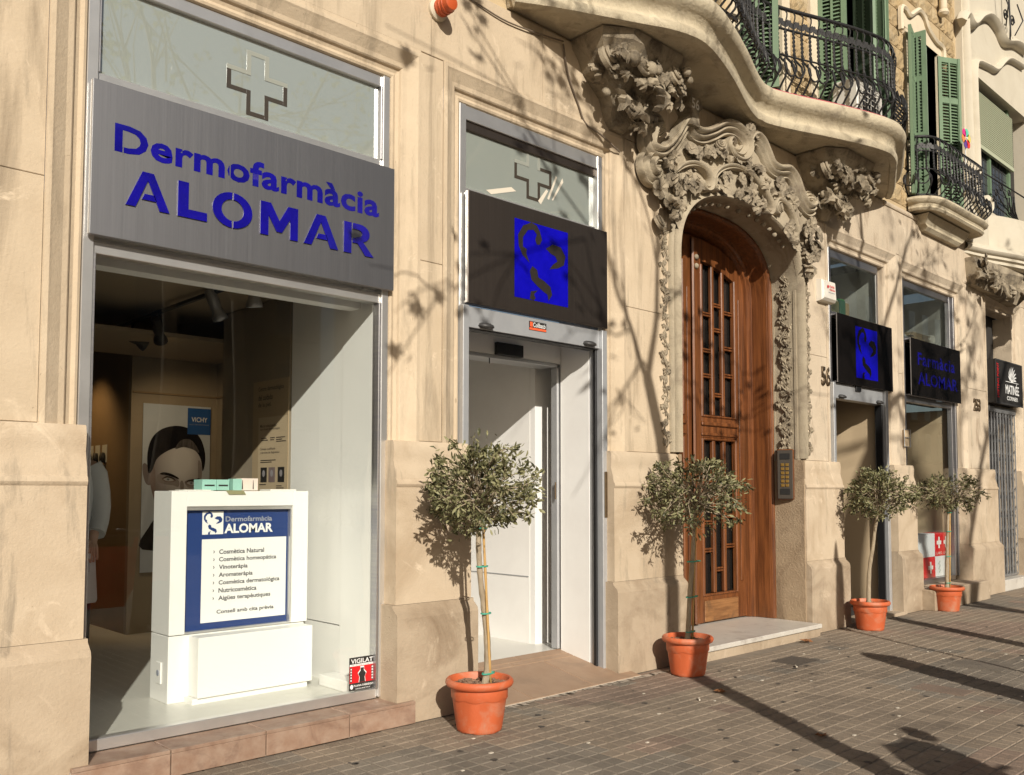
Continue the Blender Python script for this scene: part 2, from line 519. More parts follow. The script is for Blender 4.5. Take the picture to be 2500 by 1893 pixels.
def spline(pts, sub=6, closed=False):
    pts = [Vector(p) for p in pts]
    n = len(pts)
    out = []
    rng = range(n if closed else n - 1)
    for i in rng:
        p0 = pts[(i - 1) % n] if closed or i > 0 else pts[0]
        p1, p2 = pts[i], pts[(i + 1) % n]
        p3 = pts[(i + 2) % n] if closed or i + 2 < n else pts[-1]
        for s in range(sub):
            t = s / sub
            out.append(.5 * ((2 * p1) + (p2 - p0) * t + (2 * p0 - 5 * p1 + 4 * p2 - p3) * t * t + (3 * p1 - p0 - 3 * p2 + p3) * t ** 3))
    if not closed: out.append(pts[-1])
    return out

_TXT = {}
def text(s, box, y, material, parent, name='lettering', bold=.0, spacing=1.0, plane='xz', rot90=False, depth=0.0):
    """lettering as a flat mesh fitted to box = (x0, z0, x1, z1) on the plane y (or, with plane='yz', on x = y)"""
    cu = bpy.data.curves.new('txt', 'FONT')
    cu.body = s
    cu.size = 1.0
    cu.offset = bold
    cu.space_character = spacing
    cu.resolution_u = 3
    cu.align_x = 'LEFT'
    to = bpy.data.objects.new('txt', cu)
    COL.objects.link(to)
    bpy.context.view_layer.update()
    dg = bpy.context.evaluated_depsgraph_get()
    me = bpy.data.meshes.new_from_object(to.evaluated_get(dg))
    bpy.data.objects.remove(to)
    bpy.data.curves.remove(cu)
    if not len(me.vertices):
        return None
    co = [(v.co.y * -1, v.co.x) if rot90 else (v.co.x, v.co.y) for v in me.vertices]
    ax, bx = min(c[0] for c in co), max(c[0] for c in co)
    ay, by = min(c[1] for c in co), max(c[1] for c in co)
    x0, z0, x1, z1 = box
    for v, c in zip(me.vertices, co):
        a = x0 + (c[0] - ax) / (bx - ax) * (x1 - x0)
        z = z0 + (c[1] - ay) / (by - ay) * (z1 - z0)
        v.co = (a, y, z) if plane == 'xz' else (y, a, z)
    me.materials.clear()
    me.materials.append(MATS[material])
    me.name = name
    return link(bpy.data.objects.new(name, me), parent)

def flat(poly, y, material, parent, name='print', plane='xz'):
    me = bpy.data.meshes.new(name)
    vs = [(a, y, z) if plane == 'xz' else (y, a, z) for a, z in poly]
    me.from_pydata(vs, [], [tuple(range(len(vs)))])
    me.materials.append(MATS[material])
    return link(bpy.data.objects.new(name, me), parent)

def rect(x0, z0, x1, z1): return [(x0, z0), (x1, z0), (x1, z1), (x0, z1)]
def ell(cx, cz, rx, rz, n=20, a0=0, a1=360): return [(cx + rx * math.cos(R(a0 + (a1 - a0) * k / n)), cz + rz * math.sin(R(a0 + (a1 - a0) * k / n))) for k in range(n if a1 - a0 == 360 else n + 1)]

def project(p):
    """where a point lands in the photograph (used only to pick which paving tiles show largest)"""
    d = Vector(p) - CAM_POS
    fw = Vector((math.sin(YAW) * math.cos(PITCH), math.cos(YAW) * math.cos(PITCH), math.sin(PITCH)))
    rt = Vector((math.cos(YAW), -math.sin(YAW), 0))
    up = rt.cross(fw)
    dz = d.dot(fw)
    if dz < .1: return None
    return CX + FPX * d.dot(rt) / dz, CY - FPX * d.dot(up) / dz, dz

# ------------------------------------------------------------------ ground and pavement
gm = MB().add([(-300, -300, -.035), (300, -300, -.035), (300, 60, -.035), (-300, 60, -.035)], [(0, 1, 2, 3)])
tag(gm.build('ground', 'ground_far'), kind='structure')
PX0, PX1, PY0, PY1 = -.6, 22.0, -6.0, .3
pv = MB().box(PX0, PX1, PY0, PY1, -.03, -.006)
pavement = tag(pv.build('pavement', 'joint'), kind='structure')

def tile_mesh(name, material, pads, c=.004, j=.004):
    m = MB()
    T = .2
    for i in range(pads):
        for k in range(pads):
            s = T / pads
            x0, x1 = i * s + j - T / 2, (i + 1) * s - j - T / 2
            y0, y1 = k * s + j - T / 2, (k + 1) * s - j - T / 2
            z1 = 0.0
            m.add([(x0, y0, -.008), (x1, y0, -.008), (x1, y1, -.008), (x0, y1, -.008), (x0 + c, y0 + c, z1), (x1 - c, y0 + c, z1), (x1 - c, y1 - c, z1), (x0 + c, y1 - c, z1)],
                  [(4, 5, 6, 7), (0, 1, 5, 4), (1, 2, 6, 5), (2, 3, 7, 6), (3, 0, 4, 7)])
    return m.mesh(name, material)
TILES = [tile_mesh('paving_tile', mt, pads) for mt in ('paver', 'paver_red', 'paver_grey') for pads in (2, 2, 2)]
rt = random.Random(3)
spots = []
ny = int(5.4 / .2)
for iy in range(ny):
    for ix in range(int((PX1 - PX0) / .2)):
        x = PX0 + (ix + .5) * .2 + (.1 if iy % 2 else 0)
        y = -.12 - (iy + .5) * .2
        if (3.93 < x < 5.6 and y > -.22) or (6.3 < x < 8.5 and y > -.26) or (1.45 < x < 3.45 and y > -.2):
            continue
        q = project((x, y, 0))
        vis = q is not None and -60 < q[0] < 2560 and q[1] < 1960
        r = rt.random()
        # worn patches of older and newer tiles
        pz = math.sin(x * 1.3 + 1) + math.sin(y * 2.1 + x * .4)
        k = 3 if pz > 1.45 else (6 if pz < -1.0 else 0)
        if r < .08: k = rt.choice((0, 3, 6))
        k += rt.choice((0, 1)) if math.sin(x * .9 - y * 1.7) > -.75 else 2
        spots.append((q[2] if vis else 1e6, x, y, rt.uniform(-.0025, .0015), k, rt.uniform(-.006, .006), rt.uniform(-.008, .008)))
spots.sort()
rest = {}
for n, (dz, x, y, z, k, rx, ry) in enumerate(spots):
    if n < 300:
        piece('paving_tile', TILES[k], pavement, (x, y, z), (rx, ry, 0))
    else:
        if dz > 1e5 and (x < 0 or y < -4.9): pass
        m = rest.setdefault(k // 3, MB())
        me = TILES[k]
        m.add([(v.co.x + x, v.co.y + y, v.co.z + z + v.co.x * -ry + v.co.y * rx) for v in me.vertices], [tuple(p.vertices) for p in me.polygons])
for k, m in rest.items():
    tag(m.build('paving_field', ('paver', 'paver_red', 'paver_grey')[k], pavement), kind='stuff')
# inspection covers let into the paving
for poly, mt in (([(6.88, -.83), (7.21, -.83), (7.21, -.57), (6.88, -.57)], 'cover_plate'), ([(7.80, -2.06), (8.16, -2.06), (8.16, -1.66), (7.80, -1.66)], 'paver_grey'), ([(6.70, -2.17), (6.90, -2.17), (6.90, -1.81), (6.70, -1.81)], 'paver_red')):
    xs = [p[0] for p in poly]; ys = [p[1] for p in poly]
    c = MB().cbox(0, 1, 0, 1, 0, 1)
    m = MB().box(min(xs), max(xs), min(ys), max(ys), -.004, .0035)
    m.box(min(xs) - .012, min(xs) - .004, min(ys), max(ys), -.004, .003)
    m.box(max(xs) + .004, max(xs) + .012, min(ys), max(ys), -.004, .003)
    m.build('inspection_cover', mt, pavement)
rg_ = random.Random(77)
m = MB()
for k in range(150):
    x, y, s = rg_.uniform(1.5, 11), rg_.uniform(-3.6, -.3), rg_.uniform(.008, .024)
    m.add([(x + s * math.cos(t) * rg_.uniform(.8, 1.2), y + s * math.sin(t) * rg_.uniform(.8, 1.2), .0016) for t in [k2 * .785 for k2 in range(8)]], [tuple(range(8))])
tag(m.build('gum_spots', 'gum', pavement), kind='stuff')
# hard kerb of white cement along the shop threshold
rw = random.Random(5)
m = MB()
for k in range(60):
    x = 3.9 + k * .04 + rw.uniform(-.01, .01)
    w_ = rw.uniform(.02, .06)
    m.add([(x, -.205 - rw.uniform(0, .06), .0022), (x + w_, -.205 - rw.uniform(0, .07), .0022), (x + w_, -.19, .0022), (x, -.19, .0022)], [(0, 1, 2, 3)])
tag(m.build('cement_smears', 'grout', pavement), kind='stuff')

# ------------------------------------------------------------------ the stone building
BLD = thing('apartment_building', 'beige stone apartment building with pharmacy shopfronts, carved doorway and iron balconies', 'building', (7.4, .2, 0))
O1 = (1.51, 3.37, 4.10); O2 = (3.96, 5.47, 4.12); O3 = (9.27, 10.66, 4.12); O4 = (11.18, 12.88, 4.09); O5 = (14.02, 15.2, 4.12)
OPEN = (O1, O2, O3, O4, O5)
SW = .2
PL = .72       # plinth top
CAPZ = 1.745
def pier(x0, x1, far=False, left_open=True, right_open=True, nsw0=SW, nsw1=SW):
    """one pier: plinth, dado with ogee set-off, and two courses of ashlar above"""
    a = .035 if left_open else 0
    b = .035 if right_open else 0
    pl = MB().prism_x([(.42, 0), (-.105, 0), (-.105, .64), (-.098, .665), (-.058, .70), (-.055, PL), (.42, PL)], x0 - a, x1 + b)
    pl.build('plinth', 'stone_plinth' if not far else 'stone_plinth', BLD)
    dd = MB().prism_x([(.40, PL + .002), (-.055, PL + .002), (-.055, 1.45), (-.06, 1.455), (-.066, 1.47), (-.06, 1.49), (-.05, 1.50), (-.044, 1.54), (-.03, 1.585), (-.022, 1.62),
                       (-.026, 1.65), (-.028, 1.70), (-.02, CAPZ - .008), (-.012, CAPZ), (.40, CAPZ)], x0 - a * .4, x1 + b * .4)
    dd.build('dado', 'stone_dado', BLD, True, 35)
    sx0, sx1 = x0 + (nsw0 if left_open else 0), x1 - (nsw1 if right_open else 0)
    zs = [CAPZ + .003, 2.93 if not far else 2.86, 4.32]
    for i in range(2):
        MB().cbox(sx0, sx1, 0, .3, zs[i], zs[i + 1] - .003, .003).build('ashlar_block', 'stone_far' if far else 'stone', BLD)
    return sx0, sx1
pier(-3.0, 1.51, left_open=False)
pier(3.37, 3.96)
pier(10.66, 11.18, True)
pier(12.88, 14.02, True)
pier(15.2, 19.0, True, right_open=False)
# the piers either side of the carved doorway
ARX0, ARX1, ARS, ARR = 6.36, 8.47, 3.44, .70
pier(5.47, ARX0, right_open=False)
pier(ARX1, 9.27, True, left_open=False)

# long lintel course and the string course under the first floor
for x0, x1 in ((-3, -.4), (-.4, 1.15), (1.15, 2.55), (2.55, 3.66), (3.66, 4.72), (4.72, 5.67), (9.05, 9.95), (9.95, 10.92), (10.92, 11.95), (11.95, 13.02), (13.02, 13.6)):
    MB().cbox(x0 + .0015, x1 - .0015, 0, .3, 4.323, 4.90, .003).build('ashlar_block', 'stone' if x0 < 6 else 'stone_far', BLD)
MB().box(13.6, 19, 0, .3, 4.323, 4.75).build('lintel', 'stone_far', BLD)
MB().prism_x([(.1, 4.86), (-.012, 4.86), (-.02, 4.875), (-.02, 4.90), (-.01, 4.915), (.1, 4.915)], 10.55, 13.1).build('string_course', 'stone_far', BLD)

# moulded stone surrounds of the five openings
PROF = [(1.0, .0), (.985, -.010), (.86, -.012), (.80, -.004), (.66, .012), (.52, .028), (.38, .034), (.34, .042), (.31, .058), (.2, .068), (.1, .060), (.03, .066), (0, .082), (0, .26)]
for n, (x0, x1, zt) in enumerate(OPEN):
    m = MB()
    rows = []
    for o, y in PROF:
        o *= SW
        top = zt + o if n < 2 else zt + o
        rows.append([(x0 - o, y, CAPZ), (x0 - o, y, top), (x1 + o, y, top), (x1 + o, y, CAPZ)])
    m.loft(rows, closed=False)
    m.build('window_surround', 'stone' if n < 2 else 'stone_far', BLD)
    # flat wall between the surround and the lintel course
    for xa in (x0 - .05, x1):
        MB().box(xa, xa + .05, .05, .42, .0, CAPZ - .004).build('jamb', 'stone_jamb', BLD)
    MB().box(x0 - SW, x1 + SW, .0005, .2, zt + SW - .001, 4.325).build('frieze', 'stone' if n < 2 else 'stone_far', BLD)

# wall face round the doorway arch
def arch(n=28, grow=0.0, zgrow=None):
    a = (ARX1 - ARX0) / 2 + grow
    b = ARR + (grow if zgrow is None else zgrow)
    cx = (ARX0 + ARX1) / 2
    p = 2.5
    out = []
    for k in range(n + 1):
        t = math.pi - math.pi * k / n
        c, s = math.cos(t), math.sin(t)
        out.append((cx + a * math.copysign(abs(c) ** (2 / p), c), ARS + b * abs(s) ** (2 / p)))
    return out
AP = arch()
m = MB()
m.box(5.67, ARX0, 0, .3, 4.323, 4.90)
for (xa, za), (xb, zb) in zip(AP, AP[1:]):
    if xb - xa > 1e-5:
        m.add([(xa, 0, za), (xb, 0, zb), (xb, 0, 4.90), (xa, 0, 4.90), (xa, .1, za), (xb, .1, zb), (xb, .1, 4.9), (xa, .1, 4.9)], [(0, 1, 2, 3), (4, 7, 6, 5), (0, 4, 5, 1), (3, 2, 6, 7)])
m.box(ARX1, 9.05, 0, .3, 4.323, 4.90)
m.build('arch_wall', 'stone', BLD)
# reveal of the doorway (intrados)
rv = [(ARX0, .12)] + [(ARX0, z) for z in (1.0, 2.0, 3.0)] + AP + [(ARX1, z) for z in (3.0, 2.0, 1.0)] + [(ARX1, .12)]
m = MB()
rv = [(x + (.004 if x < 7.4 else -.004) if abs(x - 7.415) > 1.04 else x, z - .003) for x, z in rv]
m.loft([[(x, 0.0, z) for x, z in rv], [(x, .75, z) for x, z in rv]], closed=False)
m.build('reveal', 'stone_portal', BLD, True, 40)
for xa in (ARX0 - .02, ARX1 - .012):
    MB().box(xa, xa + .032, -.04, .75, .10, CAPZ).build('reveal_base', 'stone_jamb', BLD)
# marble doorstep
MB().rbox(6.28, 8.455, -.215, .75, .075, .118, .006).build('doorstep', 'marble', BLD)
MB().box(6.30, 8.45, -.195, .75, -.01, .0745).build('step_riser', 'stone_plinth', BLD)

# ------------------------------------------------------------------ carved ornaments
def flower_mesh(name, petals=5, seed=0):
    r = random.Random(seed)
    m = MB()
    for k in range(petals):
        a0 = 2 * math.pi * k / petals + r.uniform(-.12, .12)
        wd = math.pi / petals * 1.12
        L = r.uniform(.9, 1.06)
        rows = []
        for i, (rr, hh, ww) in enumerate(((.12, .10, .5), (.45, .22, .95), (.8, .30, 1.0), (1.0, .20, .62))):
            row = []
            for jn in range(5):
                t = (jn - 2) / 2
                a = a0 + wd * ww * t
                rad = rr * L * (1 - .10 * abs(t) * (1 if i == 3 else 0))
                row.append((rad * math.cos(a), -(hh * (1 - .55 * (1 - abs(t)) * (1 if i < 3 else .3))) - .06, rad * math.sin(a)))
            rows.append(row)
        m.loft(rows, closed=False)
        m.loft([[(x, y + .07, z) for x, y, z in rw_] for rw_ in rows], closed=False)
    m.lathe([(.24, 0), (.24, .16), (.20, .27), (.1, .30), (.0, .26)], 8, axis='y')
    m.lathe([(.6, -.25), (.55, .02), (.3, .1)], 8, axis='y')
    return m.mesh(name, 'stone_carved', True, 35)
def rose_mesh(name):
    m = MB()
    for i, (r0, h) in enumerate(((1.0, .20), (.72, .32), (.46, .40), (.22, .44))):
        m.lathe([(r0, -.1), (r0 * 1.02, h * .6), (r0 * .95, h), (r0 * .82, h * .93), (r0 * .72, h * .5)], 14, axis='y')
    m.lathe([(.12, 0), (.12, .42), (0, .46)], 8, axis='y')
    return m.mesh(name, 'stone_carved', True, 60)
def leaf_mesh(name, seed=0):
    r = random.Random(seed)
    m = MB()
    rows = []
    N = 10
    for i in range(N + 1):
        t = i / N
        wv = (.44 * math.sin(math.pi * t ** .75) + .02) * (1 + .42 * math.sin(i * 2.1 + seed))
        yv = -.08 - .36 * math.sin(math.pi * t * .95) + .10 * t + r.uniform(-.02, .02)
        rows.append([(-wv, yv + .16, t - .03), (-wv * .6, yv - .06, t + .03), (-wv * .12, yv + .06, t), (wv * .12, yv + .06, t), (wv * .6, yv - .06, t + .03), (wv, yv + .16, t - .03)])
    m.loft(rows, closed=False)
    m.loft([[(x * .96, y + .07, z) for x, y, z in q] for q in rows], closed=False)
    return m.mesh(name, 'stone_carved', True, 38)
def volute_mesh(name, turns=2.1, material='stone_carved'):
    m = MB()
    pts, rad = [], []
    N = 40
    for i in range(N + 1):
        t = i / N
        a = -math.pi / 2 + turns * 2 * math.pi * t
        rr = 1.0 - .86 * t ** .8
        pts.append((rr * math.cos(a), -.25 - .22 * t, rr * math.sin(a)))
        rad.append(.20 * (1 - .55 * t))
    m.tube(pts, rad, 7)
    m.lathe([(.98, -.25), (.95, .08), (.5, .25), (0, .35)], 16, axis='y')
    return m.mesh(name, material, True, 45)
def bud_mesh(name):
    m = MB().lathe([(.9, -.3), (1.0, .1), (.8, .55), (.4, .8), (0, .88)], 8, axis='y')
    return m.mesh(name, 'stone_carved', True)
FLOWERS = [flower_mesh('flower', 5, 1), flower_mesh('flower', 6, 2), flower_mesh('flower', 5, 3)]
ROSE = rose_mesh('rose')
LEAVES = [leaf_mesh('leaf', 1), leaf_mesh('leaf', 4), leaf_mesh('leaf', 6)]
VOL = volute_mesh('volute')
BUD = bud_mesh('bud')
ro = random.Random(11)
def orn(kind, parent, x, y, z, s, rz=None, tilt=None):
    me = {'flower': FLOWERS[ro.randrange(3)], 'rose': ROSE, 'leaf': LEAVES[ro.randrange(3)], 'volute': VOL, 'bud': BUD}[kind]
    a = ro.uniform(0, 6.28) if rz is None else rz
    tl = (ro.uniform(-.5, .3), ro.uniform(-.4, .4)) if tilt is None else tilt
    o = piece(kind, me, parent, (x, y, z), (0, 0, 0), (s, s * ro.uniform(.8, 1.15), s))
    o.rotation_euler = Matrix.Rotation(tl[1], 3, 'Z').to_4x4().to_3x3().__matmul__(Matrix.Rotation(tl[0], 3, 'X')).__matmul__(Matrix.Rotation(a, 3, 'Y')).to_euler()
    return o

def sweep_xz(mb, path, prof, scale=None, y0=0.0, sub=5):
    """moulding swept along a path drawn in the plane of the wall; prof = (across, out)"""
    P = spline([(x, 0, z) for x, z in path], sub)
    n = len(P)
    rows = []
    for i, p in enumerate(P):
        t = P[min(i + 1, n - 1)] - P[max(i - 1, 0)]
        t = t.normalized()
        nr = Vector((-t.z, 0, t.x))
        s = scale(i / (n - 1)) if scale else 1.0
        rows.append([(p.x + nr.x * a * s, y0 - o * (s if s < 1 else 1), p.z + nr.z * a * s) for a, o in prof])
    mb.loft(rows, closed=False)
    m = len(prof)
    mb.add(rows[0], [tuple(range(m))])
    mb.add(rows[-1], [tuple(range(m))])

CORN = [(-.07, 0), (-.07, .05), (-.058, .068), (-.044, .06), (-.04, .045), (-.032, .05), (-.024, .085), (-.006, .10), (.008, .085), (.01, .07), (.018, .075), (.026, .115), (.044, .125), (.056, .115), (.058, .10), (.07, .105), (.07, 0)]
RIB = [(-.028, 0), (-.028, .06), (-.018, .08), (-.006, .065), (.004, .085), (.018, .09), (.028, .075), (.028, 0)]
BEAD = [(-.022, 0), (-.02, .05), (0, .072), (.02, .05), (.022, 0)]
PORTAL = MB()
# spandrel plate that carries the carving
plate = [(5.98, 4.05), (6.0, 4.3), (6.30, 4.42), (6.5, 4.56), (6.85, 4.6), (7.2, 4.72), (7.5, 4.72), (7.75, 4.62), (8.1, 4.60), (8.35, 4.42), (8.55, 4.3), (8.60, 4.05), (8.52, 3.75)]
ga = arch(26, .03)
ga = [q for q in ga if q[1] > 3.62]
pp = spline([(x, 0, z) for x, z in plate], 4)
pp = [(p.x, p.z) for p in pp]
N = 60
def resample(poly, n):
    L = [0]
    for a, b in zip(poly, poly[1:]): L.append(L[-1] + math.dist(a, b))
    out = []
    for k in range(n + 1):
        d = L[-1] * k / n
        i = max(j for j in range(len(L)) if L[j] <= d + 1e-9)
        i = min(i, len(poly) - 2)
        t = (d - L[i]) / max(1e-9, L[i + 1] - L[i])
        out.append((poly[i][0] + (poly[i + 1][0] - poly[i][0]) * t, poly[i][1] + (poly[i + 1][1] - poly[i][1]) * t))
    return out
A_, B_ = resample(ga, N), resample(pp, N)
PORTAL.loft([[(x, .0, z) for x, z in A_], [(x, -.05, z) for x, z in A_], [(a[0] * .5 + b[0] * .5, -.075, a[1] * .5 + b[1] * .5) for a, b in zip(A_, B_)], [(x, -.06, z) for x, z in B_], [(x, 0, z) for x, z in B_]], closed=False)
portal = PORTAL.build('portal_surround', 'stone_portal', BLD, True, 50)
# archivolt mouldings round the opening
m = MB()
vert = lambda g: [(ARX0 - g, 1.76), (ARX0 - g, 2.3), (ARX0 - g, 2.9)] + arch(22, g) + [(ARX1 + g, 2.9), (ARX1 + g, 2.3), (ARX1 + g, 1.76)]
sweep_xz(m, vert(.025), [(-.03, 0), (-.03, .05), (-.01, .075), (.012, .065), (.03, .04), (.03, 0)], sub=3)
sweep_xz(m, vert(.085), [(-.02, 0), (-.018, .03), (0, .045), (.018, .03), (.02, 0)], sub=3)
m.build('archivolt', 'stone_portal', portal, True, 50)
# scrolled cornice in two sweeps, C scrolls and volutes
cornL = [(6.05, 4.44), (6.10, 4.50), (6.04, 4.55), (5.95, 4.51), (5.88, 4.40), (5.87, 4.29), (5.95, 4.245), (6.08, 4.27), (6.20, 4.36), (6.30, 4.47), (6.40, 4.60), (6.46, 4.62), (6.52, 4.57), (6.66, 4.58), (6.84, 4.66), (7.02, 4.76), (7.20, 4.79), (7.34, 4.74), (7.37, 4.66), (7.28, 4.57), (7.15, 4.56), (7.10, 4.62), (7.16, 4.68), (7.23, 4.66)]
cornR = [(7.50, 4.62), (7.44, 4.67), (7.46, 4.75), (7.54, 4.80), (7.62, 4.78), (7.70, 4.70), (7.80, 4.60), (7.95, 4.58), (8.14, 4.62), (8.25, 4.57), (8.32, 4.48), (8.41, 4.38), (8.54, 4.33), (8.66, 4.37), (8.68, 4.46), (8.60, 4.50), (8.53, 4.46)]
volL = [(6.02, 4.24), (5.92, 4.22), (5.86, 4.13), (5.90, 4.05), (5.98, 4.04), (6.03, 4.10), (5.99, 4.14)]
taper = lambda lo, hi: (lambda t: .45 + .55 * min(1, min(t, 1 - t) / .12))
for nm, path, prof, y0 in (('cornice_scroll', cornL, CORN, -.03), ('cornice_scroll', cornR, CORN, -.03), ('volute_scroll', volL, CORN, -.02),
                       ('c_scroll', [(6.28, 4.17), (6.36, 4.24), (6.52, 4.29), (6.66, 4.28), (6.75, 4.22), (6.75, 4.14), (6.68, 4.11), (6.64, 4.15), (6.68, 4.18)], RIB, -.05),
                       ('c_scroll', [(6.91, 4.21), (6.87, 4.15), (6.81, 4.17), (6.83, 4.27), (6.97, 4.37), (7.18, 4.43), (7.42, 4.42), (7.62, 4.34), (7.76, 4.25), (7.80, 4.17), (7.74, 4.12), (7.68, 4.15), (7.71, 4.19)], RIB, -.05),
                       ('c_scroll', [(7.97, 4.20), (7.92, 4.17), (7.88, 4.22), (7.94, 4.29), (8.05, 4.29), (8.19, 4.22), (8.28, 4.10), (8.33, 3.97)], RIB, -.04)):
    m = MB()
    sweep_xz(m, path, prof, taper(0, 1), y0, 5)
    m.build(nm, 'stone_portal', portal, True, 55)
# flowers, leaves, buds
for (x, z), s in zip([(8.50, 4.15), (8.68, 4.09), (8.48, 3.97), (8.42, 4.07), (8.64, 3.98), (8.58, 3.87), (8.46, 3.80)], (.10, .085, .105, .08, .095, .105, .06)):
    orn('flower', portal, x, -.13, z, s)
for x, z, s in ((8.53, 3.72, .17), (8.47, 3.70, .14)):
    orn('leaf', portal, x, -.08, z + .05, s, math.pi, (-.2, .1))
for x, z in [(6.44, 4.40), (6.54, 4.39), (6.66, 4.44), (6.76, 4.45), (7.00, 4.55), (7.05, 4.47), (6.86, 4.47), (7.18, 4.50), (7.34, 4.53), (7.40, 4.47), (7.54, 4.49), (7.62, 4.44), (6.93, 4.50), (7.46, 4.56)]:
    k = ro.choice(('flower', 'leaf', 'leaf', 'flower'))
    orn(k, portal, x, -.12, z - (.04 if k == 'leaf' else 0), ro.uniform(.06, .085) * (1.5 if k == 'leaf' else 1))
orn('volute', portal, 6.90, -.12, 4.56, .055); orn('volute', portal, 7.98, -.10, 4.22, .05)
for x, z in [(6.40, 4.17), (6.48, 4.15), (6.36, 4.08), (6.58, 4.20), (7.06, 4.33), (7.27, 4.34), (7.40, 4.32), (7.17, 4.25), (7.44, 4.24), (7.55, 4.26), (7.60, 4.19), (7.48, 4.17), (6.98, 4.28), (7.88, 4.42), (8.01, 4.37), (7.96, 4.47), (8.09, 4.12), (8.10, 4.02), (8.16, 4.42), (8.22, 4.33), (6.98, 4.20), (7.29, 4.22), (6.50, 4.07), (8.18, 3.98), (8.26, 3.88)]:
    k = ro.choice(('leaf', 'leaf', 'flower'))
    orn(k, portal, x, -.10, z - (.05 if k == 'leaf' else 0), ro.uniform(.055, .08) * (1.75 if k == 'leaf' else 1))
for q in range(46):
    t = ro.random()
    i = int(t * 59)
    f = ro.uniform(.25, .9)
    x, z = A_[i][0] * (1 - f) + B_[i][0] * f, A_[i][1] * (1 - f) + B_[i][1] * f
    k = ro.choice(('leaf', 'leaf', 'flower', 'bud'))
    orn(k, portal, x, -.075, z - .02, ro.uniform(.035, .055) * (2.0 if k == 'leaf' else .55 if k == 'bud' else 1))
for x, z, s in [(6.07, 4.19, .06), (6.10, 4.09, .07), (6.20, 4.07, .07), (5.99, 3.95, .095), (6.14, 3.95, .07), (6.23, 4.0, .06), (6.12, 3.86, .07), (6.15, 3.78, .06), (6.18, 4.2, .065), (6.26, 3.9, .05), (6.22, 4.28, .06)]:
    k = ro.choice(('leaf', 'flower'))
    orn(k, portal, x, -.11, z - (.05 if k == 'leaf' else 0), s * (1.7 if k == 'leaf' else 1))
orn('volute', portal, 6.07, -.05, 3.69, .07)
for x, z, s in ((7.36, 4.83, .06), (7.42, 4.87, .05), (7.46, 4.80, .05), (8.72, 4.44, .08), (8.80, 4.40, .07), (8.86, 4.42, .05)):
    orn(ro.choice(('leaf', 'flower')), portal, x, -.14, z, s * 1.2)
m = MB().prism_y([(6.38, 4.60), (6.52, 4.60), (6.50, 4.72), (6.56, 4.78), (6.53, 4.86), (6.39, 4.86), (6.36, 4.78), (6.42, 4.72)], -.16, 0)
m.build('number_shield', 'stone_carved', portal)
# row of little tongues hanging along the arch
for i in range(2, 25, 1):
    x, z = arch(26, -.02)[i]
    if 3.9 < z: orn('bud', portal, x, .03, z - .02, .028, 0, (1.2, 0))
# carved vine strips up the jambs: scrolls, roses and leaves
def vine(xc, y, z0, z1, wdt, step, face_x=False):
    """a winding stem with leaves, small scrolls and now and then a rose"""
    n = int((z1 - z0) / .03)
    pts = []
    for i in range(n + 1):
        z = z0 + (z1 - z0) * i / n
        o = wdt * .26 * math.sin((z - z0) / step * math.pi * .75)
        pts.append((xc - .016, y + o, z) if face_x else (xc + o, y - .016, z))
    MB().tube(pts, wdt * .055, 5).build('stem', 'stone_carved', portal, True)
    z, k = z0 + .03, 0
    while z < z1:
        s_ = wdt * .5
        o = wdt * .26 * math.sin((z - z0) / step * math.pi * .75)
        def put(kind, d, dz, sc, rz=None):
            ti = (ro.uniform(-.25, .15), (-math.pi / 2 if face_x else 0) + ro.uniform(-.25, .25))
            return orn(kind, portal, xc if face_x else xc + d, y + d if face_x else y, z + dz, sc, rz, ti)
        sd = 1 if k % 2 else -1
        put('leaf', o + sd * s_ * .15, 0, s_ * ro.uniform(.9, 1.15), sd * ro.uniform(.7, 1.3))
        put('leaf', o - sd * s_ * .15, step * .3, s_ * ro.uniform(.7, .95), -sd * ro.uniform(.8, 1.6))
        if k % 5 == 2: put('rose', -o * .3, step * .5, s_ * .62)
        elif k % 5 == 4: put('volute', -o * .5, step * .45, s_ * .5, ro.choice((0, math.pi)))
        else: put('bud', -o, step * .5, s_ * .2)
        z += step * ro.uniform(.9, 1.1)
        k += 1
vine(ARX1 - .008, .15, 1.80, 3.66, .17, .085, True)       # on the reveal, right
vine(ARX1 + .165, .0, 1.80, 3.65, .11, .075)                # on the wall, right
vine(ARX0 - .165, .0, 1.80, 3.65, .11, .075)                # on the wall, left
m = MB().box(ARX1 - .012, ARX1 - .002, .02, .05, 1.76, 3.5).box(ARX1 - .012, ARX1 - .002, .27, .30, 1.76, 3.5)
m.build('strip_fillet', 'stone_portal', portal)
text('56', (6.40, 4.745, 6.51, 4.84), -.162, 'alarm_white', portal, 'painted_number', .02)

